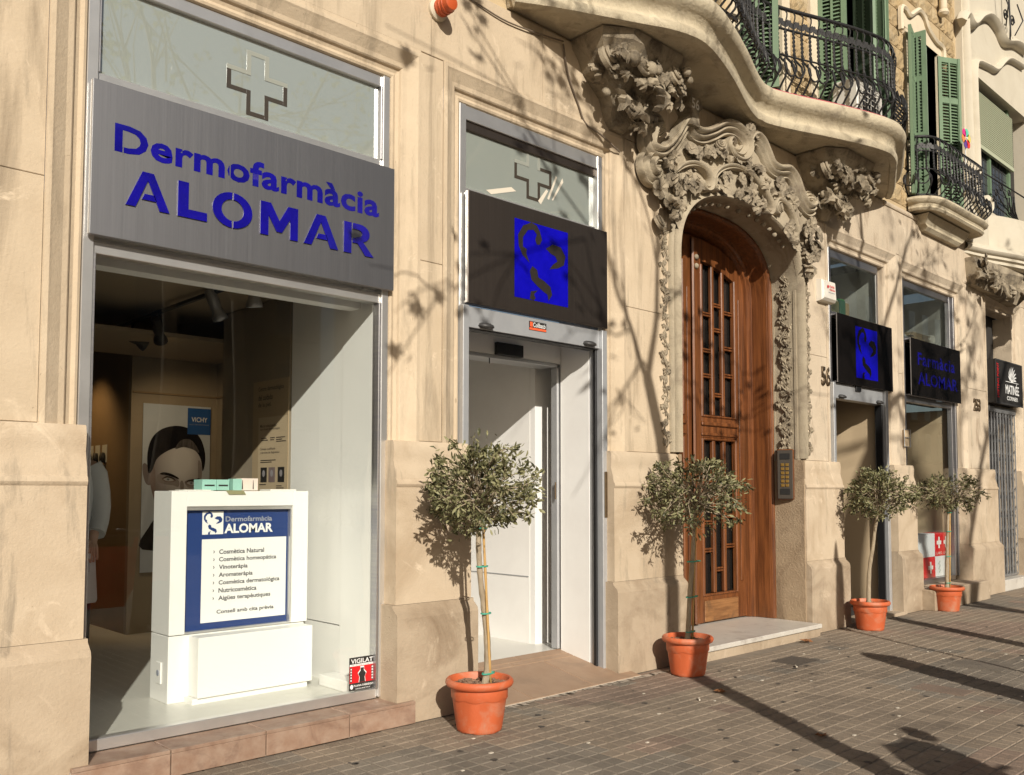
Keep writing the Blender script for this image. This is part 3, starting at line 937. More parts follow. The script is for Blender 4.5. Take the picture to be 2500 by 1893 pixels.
# ------------------------------------------------------------------ big balcony over the doorway
half = [(0.0, -.215), (.12, -.22), (.42, -.31), (.85, -.47), (1.25, -.60), (1.55, -.675), (1.75, -.685), (1.98, -.63), (2.2, -.53), (2.55, -.37), (2.85, -.23), (3.10, -.09)]
BCX = 7.44
crv = spline([(BCX - dx, y, 0) for dx, y in reversed(half)] + [(BCX + dx, y, 0) for dx, y in half[1:]], 5)
def offset_curve(c, d):
    out = []
    for i, p in enumerate(c):
        t = (c[min(i + 1, len(c) - 1)] - c[max(i - 1, 0)]).normalized()
        nr = Vector((t.y, -t.x, 0))           # outward (towards -y)
        if nr.y > 0 and abs(t.x) > .05: nr = -nr
        out.append(p + nr * d)
    return out
def balcony_slab(name, c, rings, parent, wall_y=0.02):
    m = MB()
    lay = [[(p.x, min(p.y, wall_y), z) for p in offset_curve(c, d)] for d, z in rings]
    under = [(p[0], wall_y, rings[0][1] + .002) for p in lay[0]]
    top = [(p[0], wall_y, rings[-1][1]) for p in lay[-1]]
    m.loft([under] + lay + [top], closed=False)
    for side in (0, -1):
        pts = [r[side] for r in lay]
        m.add(pts + [(pts[-1][0], wall_y, pts[-1][2]), (pts[0][0], wall_y, pts[0][2])], [tuple(range(len(pts) + 2))])
    return m.build(name, 'stone_balcony', parent, True, 40)
balc = balcony_slab('balcony_slab', crv, [(-.06, 4.925), (-.05, 4.905), (-.02, 4.90), (.012, 4.915), (.025, 4.945), (.022, 4.975), (.0, 4.995), (-.005, 5.02), (.01, 5.055), (.045, 5.085), (.085, 5.105), (.108, 5.14), (.112, 5.18), (.095, 5.215), (.06, 5.23), (.05, 5.236)], BLD)
m = MB()
ed = offset_curve(crv, .045)
m.loft([[(p.x, p.y, 5.2365) for p in ed], [(p.x, p.y, 5.252) for p in ed], [(p.x, p.y + .02, 5.252) for p in ed]], closed=False)
m.build('painted_edge', 'pinkish_edge', balc)

# wrought-iron pieces (outward is -y in their own space, foot at z = 0)
H = .86
def bar_mesh():
    m = MB()
    prof = [(.0, 0), (-.015, .03), (-.05, .07), (-.10, .12), (-.125, .18), (-.11, .25), (-.06, .31), (-.02, .36), (-.012, .40)]
    m.tube([(0, y, z) for y, z in prof], [.0105] * 9, 5)
    pts, rad = [], []
    for i in range(25):
        t = i / 24
        pts.append((0, -.012 + .008 * t, .40 + .25 * t)); rad.append(.0085 + .008 * abs(math.sin(t * math.pi * 6)))
    m.tube(pts, rad, 5)
    m.tube([(0, -.004, .65), (0, -.006, .72), (0, -.028, .765), (0, -.03, .80), (0, -.01, .835), (0, 0, .85)], .007, 5)
    m.lathe([(.014, 0), (.02, .012), (.014, .026)], 6, (0, -.012, .01))
    m.lathe([(.016, 0), (.018, .02), (.012, .04)], 6, (0, -.016, .37))
    return m.mesh('baluster', 'iron', True, 50)
def ring_mesh():
    m = MB()
    pts = []
    for i in range(19):
        a = R(-215 + 250 * i / 18)
        z = .235 + .105 * math.sin(a)
        bul = -.02 - .105 * max(0, math.cos((z - .19) / .2 * 1.3))
        pts.append((.075 * math.cos(a), bul, z))
    m.tube(pts, .009, 5)
    return m.mesh('scroll_ring', 'iron', True, 50)
def clover_mesh():
    m = MB()
    for k in range(4):
        a = R(45 + 90 * k) if k else R(90)
        a = (R(90), R(10), R(170), R(-90))[k]
        L, wd = (.055, .03) if k < 3 else (.05, .008)
        c, s = math.cos(a), math.sin(a)
        poly = []
        for u, v in ((0, 0), (.35, -.7), (.8, -1), (1.05, -.55), (.92, 0), (1.05, .55), (.8, 1), (.35, .7)):
            x, z = u * L, v * wd
            poly.append((x * c - z * s, x * s + z * c))
        m.prism_y(poly, -.004, .002)
    return m.mesh('clover', 'iron_light')
BAR, RING, CLOVER = bar_mesh(), ring_mesh(), clover_mesh()
def railing(c, parent, z0, pitch=.10, rh=1.0):
    L = [0.0]
    for a, b in zip(c, c[1:]): L.append(L[-1] + (b - a).length)
    n = int(L[-1] / pitch)
    for nm, off, zz, rr in (('handrail', .0, z0 + .855 * rh, .019), ('bottom_rail', .0, z0 + .012, .014), ('middle_rail', -.004, z0 + .655 * rh, .012), ('lower_band', .012, z0 + .385 * rh, .009)):
        cc = offset_curve(c, off)
        MB().tube([(p.x, p.y, zz) for p in cc], rr, 6).build(nm, 'iron', parent, True)
    for k in range(n + 1):
        d = L[-1] * k / n
        i = min(max(j for j in range(len(L)) if L[j] <= d + 1e-9), len(c) - 2)
        t = (d - L[i]) / max(1e-9, L[i + 1] - L[i])
        p = c[i].lerp(c[i + 1], t)
        tg = (c[i + 1] - c[i]).normalized()
        ang = math.atan2(tg.y, tg.x)
        piece('baluster', BAR, parent, (p.x, p.y, z0), (0, 0, ang), (1, 1, rh))
        if k < n:
            q = p + tg * pitch * .5
            piece('clover', CLOVER, parent, (q.x, q.y, z0 + .70 * rh), (0, 0, ang), (1, 1, 1))
            if k % 3 < 2:
                piece('scroll_ring', RING, parent, (q.x, q.y, z0), (0, 0, ang), (1, 1, rh))
rc = offset_curve(crv, .0)
rc[0].y = rc[-1].y = .0
railing(rc, balc, 5.245)

# consoles under the balcony
def console(xc, flip):
    m = MB()
    s = -1 if flip else 1
    def rg(z, w0, d):
        return [(xc - w0, .0, z), (xc - w0, -d * .7, z), (xc - w0 * .6, -d, z), (xc + w0 * .6, -d, z), (xc + w0, -d * .7, z), (xc + w0, .0, z)]
    m.loft([rg(4.33, .07, .05), rg(4.40, .14, .11), rg(4.48, .17, .17), rg(4.55, .20, .17), rg(4.62, .30, .26), rg(4.70, .40, .34), rg(4.78, .44, .37), rg(4.84, .50, .44), rg(4.912, .52, .46)], closed=True, cap=True)
    c = m.build('console', 'stone_carved', BLD, True, 30)
    lst = [(-.40, -.24, 4.72, 'volute', .10), (-.12, -.34, 4.73, 'rose', .10), (.28, -.36, 4.77, 'volute', .085), (-.27, -.30, 4.74, 'leaf', .16), (.08, -.34, 4.62, 'leaf', .2),
           (-.33, -.16, 4.50, 'bud', .04), (-.22, -.20, 4.53, 'leaf', .18), (-.10, -.20, 4.45, 'volute', .09), (.05, -.20, 4.42, 'leaf', .16), (.14, -.18, 4.46, 'leaf', .15), (.02, -.15, 4.36, 'leaf', .14),
           (.38, -.36, 4.72, 'flower', .06), (.36, -.42, 4.80, 'bud', .045), (.43, -.40, 4.76, 'bud', .035), (.20, -.29, 4.58, 'flower', .075), (.27, -.25, 4.64, 'leaf', .16), (.40, -.25, 4.62, 'leaf', .14), (.46, -.16, 4.72, 'volute', .07), (-.46, -.12, 4.70, 'leaf', .15)]
    for q in range(60):
        lst.append((ro.uniform(-.42, .42), -ro.uniform(.2, .38), ro.uniform(4.60, 4.86), ro.choice(('leaf', 'leaf', 'flower', 'bud')), ro.uniform(.04, .07)))
    for q in range(24):
        lst.append((ro.uniform(-.18, .18), -ro.uniform(.12, .2), ro.uniform(4.38, 4.58), ro.choice(('leaf', 'leaf', 'flower')), ro.uniform(.04, .065)))
    for dx, y, z, k, sz in lst:
        if k == 'leaf' and sz < .08: sz *= 1.8
        orn(k, c, xc + dx, y - .03, z, sz, None if k != 'volute' else ro.choice((0, 2.0)), None if k in ('leaf', 'bud') else (-.3, .2))
    return c
console(5.55, False)
console(9.0, True)

# ------------------------------------------------------------------ first-floor wall: rock-faced blocks between balcony doors
UP = [(7.42, 8.22, 5.2, 8.3), (8.98, 10.12, 5.2, 8.3), (11.44, 12.32, 5.10, 7.30), (5.0, 6.1, 5.2, 8.3)]     # openings x0,x1,z0,z1
m = MB()
ux = sorted({4.0, 13.1} | {u[0] for u in UP} | {u[1] for u in UP})
for a, b in zip(ux, ux[1:]):
    hole = [u for u in UP if u[0] <= a + 1e-6 and u[1] >= b - 1e-6]
    if hole:
        if hole[0][3] < 8.8: m.box(a, b, .03, .45, hole[0][3], 9.0)
        m.box(a, b, .03, .45, 4.86, hole[0][2] + .03)
    else:
        m.box(a, b, .03, .45, 4.86, 9.0)
m.build('upper_wall', 'block_mortar', BLD)
def block_mesh(seed, wd, ht):
    r = random.Random(seed)
    m = MB()
    nx, nz = 7, 5
    rows = []
    for k in range(nz + 1):
        row = []
        for i in range(nx + 1):
            edge = i in (0, nx) or k in (0, nz)
            inner = i in (1, nx - 1) or k in (1, nz - 1)
            u = (0, .10, .28, .43, .58, .74, .90, 1)[i]
            v = (0, .14, .38, .62, .86, 1)[k]
            y = -.004 if edge else (-.006 if inner and r.random() < .35 else -r.uniform(.012, .032))
            row.append(((u - .5) * wd + (0 if edge else r.uniform(-.01, .01)), y, (v - .5) * ht + (0 if edge else r.uniform(-.008, .008))))
        rows.append(row)
    m.loft(rows, closed=False)
    hw, hh = wd / 2, ht / 2
    m.add([(-hw, -.004, -hh), (hw, -.004, -hh), (hw, -.004, hh), (-hw, -.004, hh), (-hw, .04, -hh), (hw, .04, -hh), (hw, .04, hh), (-hw, .04, hh)], [(0, 1, 5, 4), (1, 2, 6, 5), (2, 3, 7, 6), (3, 0, 4, 7)])
    return m.mesh('rock_block', 'rock_block')
BH = .25
BW = .44
BLK = [block_mesh(s, BW - .018, BH - .018) for s in range(4)]
rb = random.Random(21)
for k in range(14):
    z = 4.98 + BH * (k + .5)
    x = 6.3 + (BW / 2 if k % 2 else 0)
    while x < 13.0:
        a, b = x, x + BW
        for u in UP:
            pad = .16
            if u[2] - .1 < z < u[3] + (.35 if u[3] < 8 else 0):
                if a < u[1] + pad and b > u[0] - pad:
                    if a < u[0] - pad: b = min(b, u[0] - pad)
                    elif b > u[1] + pad: a = max(a, u[1] + pad)
                    else: b = a
        b = min(b, 12.98)
        if b - a > .08:
            piece('rock_block', BLK[rb.randrange(4)], BLD, ((a + b) / 2, .028, z), (0, 0, 0), ((b - a) / BW, 1, 1))
        x += BW

def shutter(parent, hinge, z0, z1, width, ang, dark=False):
    """louvred shutter leaf hinged at a point, opening by ang (0 = flat along +x)"""
    o = bpy.data.objects.new('shutter', None)
    mt = 'green_paint_dark' if dark else 'green_paint'
    w = abs(width)
    m = MB()
    hgt = z1 - z0
    for x0, x1 in ((0, .055), (w - .055, w), (w / 2 - .012, w / 2 + .012)):
        m.box(x0, x1, -.018, .018, 0, hgt)
    for za in (0, hgt * .36, hgt * .70, hgt - .07):
        m.box(.05, w - .05, -.0165, .0165, za, za + .07)
    me = m.mesh('shutter', 'green_paint')
    s = piece('shutter', me, parent, (hinge[0], hinge[1], z0), (0, 0, ang), (1 if width > 0 else -1, 1, 1))
    lv = MB()
    for k in range(int(hgt / .042)):
        z = .03 + k * .042
        lv.add([(.05, -.014, z), (w - .05, -.014, z), (w - .05, .012, z + .03), (.05, .012, z + .03)], [(0, 1, 2, 3)])
    l = link(bpy.data.objects.new('louvre_slats', lv.mesh('louvre_slats', 'green_paint_dark' if dark else 'green_paint')), s)  # slats of inward-turned leaves carry their shade as a darker colour
    l['kind'] = 'stuff'
    return s
def balcony_door(x0, x1, z0, z1, inner=True):
    m = MB()
    m.box(x0 - .16, x0, -.012, .5, z0, z1).box(x1, x1 + .16, -.012, .5, z0, z1)
    if z1 < 8: m.box(x0 - .16, x1 + .16, -.012, .5, z1, z1 + .22)
    fr = m.build('door_surround', 'upper_render', BLD)
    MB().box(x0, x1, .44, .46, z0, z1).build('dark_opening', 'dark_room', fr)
    g = MB()
    for xa in (x0, (x0 + x1) / 2 - .03, x1 - .06):
        g.box(xa, xa + .06, .36, .41, z0, z1)
    g.build('casement', 'green_paint', fr)
    MB().box(x0 + .06, x1 - .06, .38, .385, z0, z1).build('glass_pane', 'glass', fr)
    return fr
d = balcony_door(7.42, 8.22, 5.24, 8.3)
shutter(d, (7.44, .05), 5.27, 8.2, .40, R(-62)); shutter(d, (7.63, -.28), 5.27, 8.2, .30, R(62))
shutter(d, (8.2, .12), 5.27, 8.2, -.34, R(40), True)
d = balcony_door(8.98, 10.12, 5.24, 8.3)
shutter(d, (9.0, .0), 5.27, 8.2, .30, R(-75)); shutter(d, (9.08, -.27), 5.27, 8.2, .30, R(75))
shutter(d, (10.1, .10), 5.27, 8.2, -.42, R(55), True); shutter(d, (10.12, .0), 5.27, 8.2, -.28, R(98)); shutter(d, (10.14, -.26), 5.27, 8.2, .24, R(60))
d = balcony_door(11.44, 12.32, 5.10, 7.30)
shutter(d, (11.46, -.03), 5.13, 7.28, .27, R(194)); shutter(d, (11.46, .02), 5.13, 7.28, .20, R(-80))
shutter(d, (12.30, .30), 5.18, 7.26, -.50, R(38), True); shutter(d, (12.32, .0), 5.18, 7.28, .36, R(-28)); shutter(d, (12.60, -.18), 5.18, 7.28, .2, R(60))
# scrolled hood over the window
m = MB()
sweep_xz(m, [(11.10, 7.20), (11.10, 7.46), (11.22, 7.52), (11.36, 7.48), (11.50, 7.56), (11.66, 7.66), (11.82, 7.64), (11.95, 7.52), (12.2, 7.44), (12.44, 7.42), (12.46, 7.2)], [(-.03, 0), (-.03, .04), (0, .06), (.03, .04), (.03, 0)], None, -.01, 4)
m.build('hood_moulding', 'upper_render', d, True, 50)
MB().prism_y([(11.10, 7.3), (12.46, 7.3), (12.46, 7.42), (12.2, 7.45), (11.95, 7.53), (11.8, 7.64), (11.62, 7.65), (11.4, 7.5), (11.22, 7.52), (11.10, 7.46)], -.016, .05).build('hood_panel', 'upper_render', d)
m = MB().tube([(12.42, -.06, 9.0), (12.42, -.06, 7.95)], .05, 10).lathe([(.05, 0), (.075, .03), (.06, .08), (.03, .1)], 10, (12.42, -.06, 7.86))
m.build('drain_pipe', 'upper_render', BLD, True, 50)

# small balcony on the right
c2 = spline([(11.28, .0, 0), (11.31, -.13, 0), (11.48, -.25, 0), (11.85, -.28, 0), (12.4, -.28, 0), (12.95, -.28, 0), (13.12, -.23, 0), (13.18, -.05, 0)], 5)
b2 = balcony_slab('balcony_slab', c2, [(-.05, 4.95), (-.03, 4.935), (.0, 4.935), (.02, 4.96), (.01, 4.985), (.02, 5.01), (.06, 5.03), (.075, 5.06), (.065, 5.09), (.04, 5.10)], BLD)
railing(offset_curve(c2, .0), b2, 5.11, .105, .88)
m = MB()
m.loft([[(11.63, .01, 4.75), (11.63, -.06, 4.75), (12.73, -.06, 4.75), (12.73, .01, 4.75)], [(11.60, .01, 4.79), (11.60, -.10, 4.79), (12.76, -.10, 4.79), (12.76, .01, 4.79)], [(11.54, .01, 4.82), (11.54, -.10, 4.82), (12.82, -.10, 4.82), (12.82, .01, 4.82)], [(11.48, .01, 4.93), (11.48, -.17, 4.93), (12.88, -.17, 4.93), (12.88, .01, 4.93)]], cap=True)
m.build('bracket', 'stone_balcony', b2)

# ------------------------------------------------------------------ neighbouring stuccoed building
NB = thing('stucco_building', 'cream stuccoed building with curved mouldings and bay window, at the far right', 'building', (15.5, .3, 4.9))
NY = -.06
m = MB()
m.box(13.08, 13.62, NY, .5, 4.915, 10).box(13.62, 15.9, NY, .5, 7.42, 10).box(15.9, 20, NY, .5, 4.915, 10).box(13.62, 15.9, NY, .5, 4.915, 5.52)
m.build('wall', 'stucco_cream', NB)
m = MB()
sweep_xz(m, [(13.16, 9.2), (13.16, 8.2), (13.18, 7.2), (13.2, 6.4), (13.22, 5.75), (13.36, 5.50), (13.66, 5.40), (13.90, 5.50), (13.92, 5.62), (13.82, 5.66), (13.78, 5.60)], [(-.05, 0), (-.045, .05), (0, .085), (.045, .05), (.05, 0)], None, NY, 5)
m.build('moulding', 'stucco_cream', NB, True, 60)
m = MB()
sweep_xz(m, [(13.48, 5.6), (13.46, 6.4), (13.44, 7.2), (13.47, 7.48), (13.58, 7.60), (14.0, 7.68), (14.35, 7.74), (14.7, 7.98), (15.0, 8.12), (15.6, 8.2)], [(-.05, 0), (-.04, .05), (0, .08), (.04, .05), (.05, 0)], None, NY, 5)
m.build('moulding', 'stucco_cream', NB, True, 60)
m = MB()
sweep_xz(m, [(12.95, 7.95), (13.12, 8.12), (13.35, 8.06), (13.7, 8.3), (14.05, 8.45), (14.4, 8.42), (14.7, 8.3), (15.2, 8.45), (15.7, 8.5)], [(-.07, 0), (-.06, .07), (0, .12), (.06, .07), (.07, 0)], None, NY, 5)
m.build('moulding', 'stucco_cream', NB, True, 60)
# bay base in curved bands
base = spline([(13.12, -.02, 0), (13.5, -.10, 0), (14.0, -.26, 0), (14.6, -.42, 0), (15.4, -.52, 0), (16.4, -.56, 0), (17.5, -.5, 0)], 6)
m = MB()
rg = [(-.3, 4.66), (-.10, 4.68), (-.06, 4.70), (-.06, 4.74), (-.02, 4.76), (-.02, 4.80), (.02, 4.815), (.04, 4.85), (.03, 4.89), (.0, 4.905), (.0, 4.93)]
lay = [[(p.x, min(p.y, .02), z) for p in offset_curve(base, d)] for d, z in rg]
m.loft([[(p[0], .05, 4.66) for p in lay[0]]] + lay + [[(p[0], .05, 4.93) for p in lay[-1]]], closed=False)
m.build('bay_base', 'stucco_cream', NB, True, 40)
m = MB()
bw = [(13.9, NY - .002), (14.3, -.22), (14.9, -.36), (15.8, -.42)]
m.loft([[(p.x, p.y, z) for p in spline([(x, y, 0) for x, y in bw], 5)] for z in (4.93, 5.1, 5.3, 5.45)], closed=False)
m.build('bay_wall', 'stucco_cream', NB, True)
# window with roller blind and leaded panes
wnd = MB().box(13.62, 13.70, NY + .1, NY + .2, 5.5, 7.42).box(14.36, 14.42, NY + .1, NY + .2, 5.5, 7.0).box(15.2, 15.28, NY + .1, NY + .2, 5.5, 7.42).box(13.7, 15.2, NY + .1, NY + .2, 5.5, 5.58).build('window_frame', 'green_paint', NB)
MB().box(13.70, 14.36, NY + .14, NY + .16, 5.58, 6.6).build('leaded_pane', 'leaded_glass', wnd)
MB().box(14.42, 15.2, NY + .14, NY + .16, 5.58, 6.6).build('leaded_pane', 'leaded_glass', wnd)
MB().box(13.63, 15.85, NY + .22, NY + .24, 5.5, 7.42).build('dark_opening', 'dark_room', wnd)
ld = MB()
for k in range(9):
    for x0 in (13.72, 14.44):
        ld.tube([(x0 + k * .075, NY + .137, 5.58), (x0 + k * .075 + (.0375 if k % 2 else 0), NY + .137, 6.6)], .003, 4)
for k in range(8):
    ld.tube([(13.7, NY + .137, 5.65 + k * .12), (15.2, NY + .137, 5.65 + k * .12)], .003, 4)
tag(ld.build('lead_cames', 'iron_light', wnd), kind='stuff')
bl = MB()
for k in range(26):
    bl.tube([(13.66, NY + .07, 6.50 + k * .031), (15.3, NY + .07, 6.50 + k * .031)], .0155, 5)
bl.box(13.66, 15.3, NY + .05, NY + .09, 6.44, 6.49)
bl.build('roller_blind', 'blind', NB, True, 50)
# wrought iron window guard
gu = MB().tube([(13.66, NY - .06, 5.98), (15.4, NY - .10, 5.98)], .012, 6)
for k in range(4):
    x = 14.75 + k * .05
    gu.tube([(15.0 + k * .04, NY - .09, 5.5)] + [(14.85 - k * .10 - .08 * math.sin(t * 1.2), NY - .09, 5.55 + .38 * t - k * .03) for t in (.3, .6, .9)], .011, 5)
for cx_, cz_, r_ in ((14.25, 5.90, .07), (14.05, 5.78, .07), (13.92, 5.66, .06), (14.6, 5.9, .06)):
    gu.tube([(cx_ + r_ * (1 - t / 18) * math.cos(t * .6), NY - .08, cz_ + r_ * (1 - t / 18) * math.sin(t * .6)) for t in range(17)], .009, 5)
    gu.tube([(cx_ + r_, NY - .08, cz_), (cx_ + r_ + .12, NY - .08, cz_ - .08), (14.9, NY - .09, 5.5)], .009, 5)
gu.build('window_guard', 'iron', NB, True)
gu = MB()
for cx_, cz_, r_ in ((14.55, 8.62, .1), (14.85, 8.64, .1)):
    gu.tube([(cx_ + r_ * (1 - t / 20) * math.cos(t * .6), NY - .12, cz_ + r_ * (1 - t / 20) * math.sin(t * .6)) for t in range(18)], .010, 5)
gu.tube([(14.7, NY - .12, 9.2), (14.72, NY - .13, 8.5), (14.72, NY - .12, 8.3)], .012, 6).tube([(14.4, NY - .12, 9.0), (14.42, NY - .2, 8.7), (14.55, NY - .12, 8.45)], .01, 5).tube([(15.1, NY - .12, 9.0), (15.08, NY - .2, 8.7), (14.95, NY - .12, 8.45)], .01, 5)
gu.build('balcony_scrolls', 'iron', NB, True)
# carved bracket of flowers under the bay
m = MB()
m.loft([[(13.2, .02, 4.30), (13.2, -.10, 4.30), (14.9, -.12, 4.24), (14.9, .02, 4.24)], [(13.15, .02, 4.50), (13.15, -.16, 4.50), (15.2, -.22, 4.46), (15.2, .02, 4.46)], [(13.12, .02, 4.68), (13.12, -.12, 4.68), (15.4, -.34, 4.68), (15.4, .02, 4.68)]], cap=True)
br = m.build('bay_bracket', 'stone_carved', NB)
for x, y, z, k, s in ((13.22, -.22, 4.60, 'flower', .12), (13.28, -.22, 4.48, 'flower', .13), (13.20, -.2, 4.45, 'leaf', .2), (13.55, -.24, 4.42, 'leaf', .22), (13.72, -.24, 4.40, 'flower', .12), (13.60, -.22, 4.33, 'leaf', .18), (13.95, -.26, 4.33, 'rose', .15), (14.15, -.26, 4.42, 'leaf', .22), (14.8, -.30, 4.6, 'flower', .15), (14.9, -.3, 4.3, 'rose', .15), (14.9, -.28, 4.45, 'leaf', .25), (14.4, -.28, 4.4, 'leaf', .2), (14.95, -.28, 4.15, 'leaf', .25), (13.42, -.2, 4.52, 'leaf', .18)):
    orn(k, br, x, y, z, s)

# ------------------------------------------------------------------ shop window 1 and its frame
def frame_boxes(spec, name, material, parent):
    m = MB()
    for b in spec: m.rbox(*b, .003)
    return m.build(name, material, parent)
FY0, FY1 = .085, .15
x0, x1, zt = O1
W1 = frame_boxes([(x0 + .001, x0 + .055, FY0 - .02, FY1, .15, zt), (x1 - .05, x1 - .001, FY0 - .02, FY1, .15, zt), (x0 + .055, x1 - .05, FY0, FY1, zt - .07, zt - .001),
                  (x0 + .055, x1 - .05, FY0, FY1, 3.50, 3.55), (x0 + .055, x1 - .05, FY0, FY1, 2.62, 2.68), (x0 + .055, x1 - .05, FY0, FY1, .142, .20)], 'shop_window_frame', 'steel_bright', BLD)
for bb in [(x0 + .056, x0 + .07, FY0 - .012, FY1 - .01, .2, 2.62), (x1 - .065, x1 - .051, FY0 - .012, FY1 - .01, .2, 2.62), (x0 + .056, x0 + .068, FY0 - .01, FY1 - .01, 3.55, zt - .07), (x1 - .062, x1 - .051, FY0 - .01, FY1 - .01, 3.55, zt - .07)]:
    frame_boxes([bb], 'glazing_bead', 'steel', W1)
MB().box(x0 + .05, x1 - .05, .115, .121, .19, 2.64).build('glass_pane', 'glass', W1)
MB().box(x0 + .05, x1 - .05, .115, .121, 3.54, zt - .06).build('frosted_pane', 'glass_frosted', W1)
# pharmacy cross left clear in the frosted pane
def cross_outline(cx, cz, s, t, y, parent, mt, skip=()):
    a = s * .32
    pts = [(-a, -s), (a, -s), (a, -a), (s, -a), (s, a), (a, a), (a, s), (-a, s), (-a, a), (-s, a), (-s, -a), (-a, -a)]
    m = MB()
    n = len(pts)
    for i in range(n):
        if i in skip: continue
        (ax, az), (bx, bz) = pts[i], pts[(i + 1) % n]
        m.box(cx + min(ax, bx) - t / 2, cx + max(ax, bx) + t / 2, y - .0005 * (i % 2) - .001, y, cz + min(az, bz) - t / 2, cz + max(az, bz) + t / 2)
    return m.build('clear_cross', mt, parent)
mat('clear_cut', (.055, .045, .035), .15, coat=.4)
mat('clear_cut_pale', (.29, .30, .26), .3, coat=.4)
cross_outline(2.465, 3.775, .178, .026, .1145, W1, 'clear_cut', (5, 6, 7, 8, 4))
cross_outline(2.465, 3.775, .178, .026, .1135, W1, 'clear_cut_pale', (0, 1, 2, 3, 9, 10, 11))
# tiled sill below the window
sill = MB().box(1.46, 3.46, -.12, .2, .0, .118).build('window_sill_base', 'grout', BLD)
xs = [1.46, 1.93, 2.45, 2.98, 3.46]
for a, b in zip(xs, xs[1:]):
    MB().rbox(a + .003, b - .003, -.135, -.118, .004, .118, .003).build('sill_tile', 'red_tile', sill)
    MB().rbox(a + .003, b - .003, -.135, .09, .1185, .138, .003).build('sill_tile', 'red_tile', sill)
# security sticker on the glass
stk = tag(MB().box(3.135, 3.315, .110, .1125, .205, .405).build('warning_sticker', 'print_black'), 'red and black VIGILAT alarm sticker low on the shop window glass', 'sticker')
flat(rect(3.137, .25, 3.313, .352), .1092, 'print_red', stk); flat(rect(3.137, .352, 3.313, .364), .1090, 'print_white', stk)
text('VIGILAT', (3.146, .368, 3.306, .396), .1090, 'print_white', stk, bold=.012)
text("PER CENTRAL D'ALARMES", (3.150, .3545, 3.302, .3615), .1088, 'print_grey', stk)
text('PLANA FÀBREGA', (3.168, .226, 3.308, .242), .1090, 'print_white', stk, bold=.01)
text('SEGURETAT', (3.180, .210, 3.290, .217), .1090, 'print_white', stk)
flat(ell(3.152, .228, .011, .014, 12), .1089, 'print_white', stk)
sil = [(-.022, 0), (.022, 0), (.018, .03), (.028, .052), (.012, .07), (.012, .088), (-.012, .088), (-.012, .07), (-.028, .052), (-.018, .03)]
flat([(3.228 + a * 1.15, .251 + b * 1.1) for a, b in sil], .1090, 'print_white', stk); flat([(3.228 + a, .251 + b) for a, b in sil], .1088, 'print_black', stk)
for xx in (3.140, 3.296):
    flat(rect(xx, .256, xx + .014, .346), .1089, 'print_black', stk)
    for k in range(5): flat(rect(xx + .003, .262 + k * .017, xx + .011, .272 + k * .017), .1087, 'print_white', stk)

# emblem: cup and serpent, in unit coordinates
EMB = [[(.30, .0), (.15, .07), (.06, .2), (.07, .34), (.14, .45), (.27, .53), (.21, .42), (.22, .36), (.15, .34), (.15, .22), (.24, .11), (.34, .09), (.40, .14), (.37, .21), (.40, .27), (.46, .26), (.50, .19), (.46, .09), (.40, .02)],
       [(.57, .29), (.70, .21), (.86, .22), (.95, .33), (.92, .45), (.80, .51), (.64, .55), (.70, .48), (.79, .42), (.75, .36), (.66, .34)],
       [(.27, .63), (.32, .56), (.41, .60), (.43, .69), (.54, .72), (.66, .78), (.69, .88), (.62, .97), (.60, .89), (.52, .86), (.40, .80), (.30, .74)],
       [(.27, .99), (.29, .89), (.42, .86), (.35, .92), (.38, .97), (.34, 1.0)]]
def emblem(x0, z0, x1, z1, y, field, ink, parent):
    f = flat(rect(x0, z0, x1, z1), y, field, parent, 'emblem_field')
    for p in EMB:
        flat([(x0 + a * (x1 - x0), z1 - b * (z1 - z0)) for a, b in p], y - .0015, ink, parent, 'emblem_figure')

def sign_panel(label, x0, x1, z0, z1, y, material, edge='steel', thick=.028):
    t = thing('fascia_sign', label, 'sign', ((x0 + x1) / 2, y, z0))
    m = MB().rbox(x0, x1, y, y + thick, z0, z1, .002)
    p = m.build('panel', material, t)
    e = MB().box(x0 - .004, x0 + .006, y + .003, y + thick - .001, z0 + .003, z1 - .003).box(x0 + .01, x1 - .01, y + .03, y + .10, z0 + .006, z0 + .02).box(x0 + .01, x1 - .01, y + .03, y + .10, z1 - .02, z1 - .006)
    e.build('return_edge', edge, t)
    return t
S1 = sign_panel('brushed steel sign reading Dermofarmàcia ALOMAR in blue letters', 1.515, 3.362, 2.685, 3.472, -.02, 'steel_sign', edge='steel_bright')
yl = -.0215
text('Dermofarmàcia', (1.622, 3.128, 3.242, 3.276), yl, 'blue_letter', S1, bold=.030, spacing=1.05)
# the six wide stencil letters, cut as outlines
def arc(cx, cz, rx, rz, a0, a1, n=14): return [(cx + rx * math.cos(R(a0 + (a1 - a0) * k / n)), cz + rz * math.sin(R(a0 + (a1 - a0) * k / n))) for k in range(n + 1)]
GA = [[(0, 0), (.36, 1), (.62, 1), (1, 0), (.76, 0), (.66, .27), (.40, .27), (.43, .40), (.62, .40), (.49, .76), (.22, 0)]]
GA = [[(0, 0), (.36, 1), (.62, 1), (1, 0), (.77, 0), (.49, .78), (.22, 0)], [(.42, .40), (.645, .40), (.70, .24), (.36, .24)]]
GL = [[(0, 0), (0, 1), (.36, 1), (.36, .24), (1, .24), (1, 0)]]
GO = [arc(.5, .5, .5, .52, 92, 268) + list(reversed(arc(.5, .5, .28, .32, 94, 266))), arc(.5, .5, .5, .52, -88, 88) + list(reversed(arc(.5, .5, .28, .32, -86, 86)))]
GM = [[(0, 0), (0, 1), (.27, 1), (.5, .50), (.73, 1), (1, 1), (1, 0), (.79, 0), (.79, .62), (.57, .16), (.43, .16), (.21, .62), (.21, 0)]]
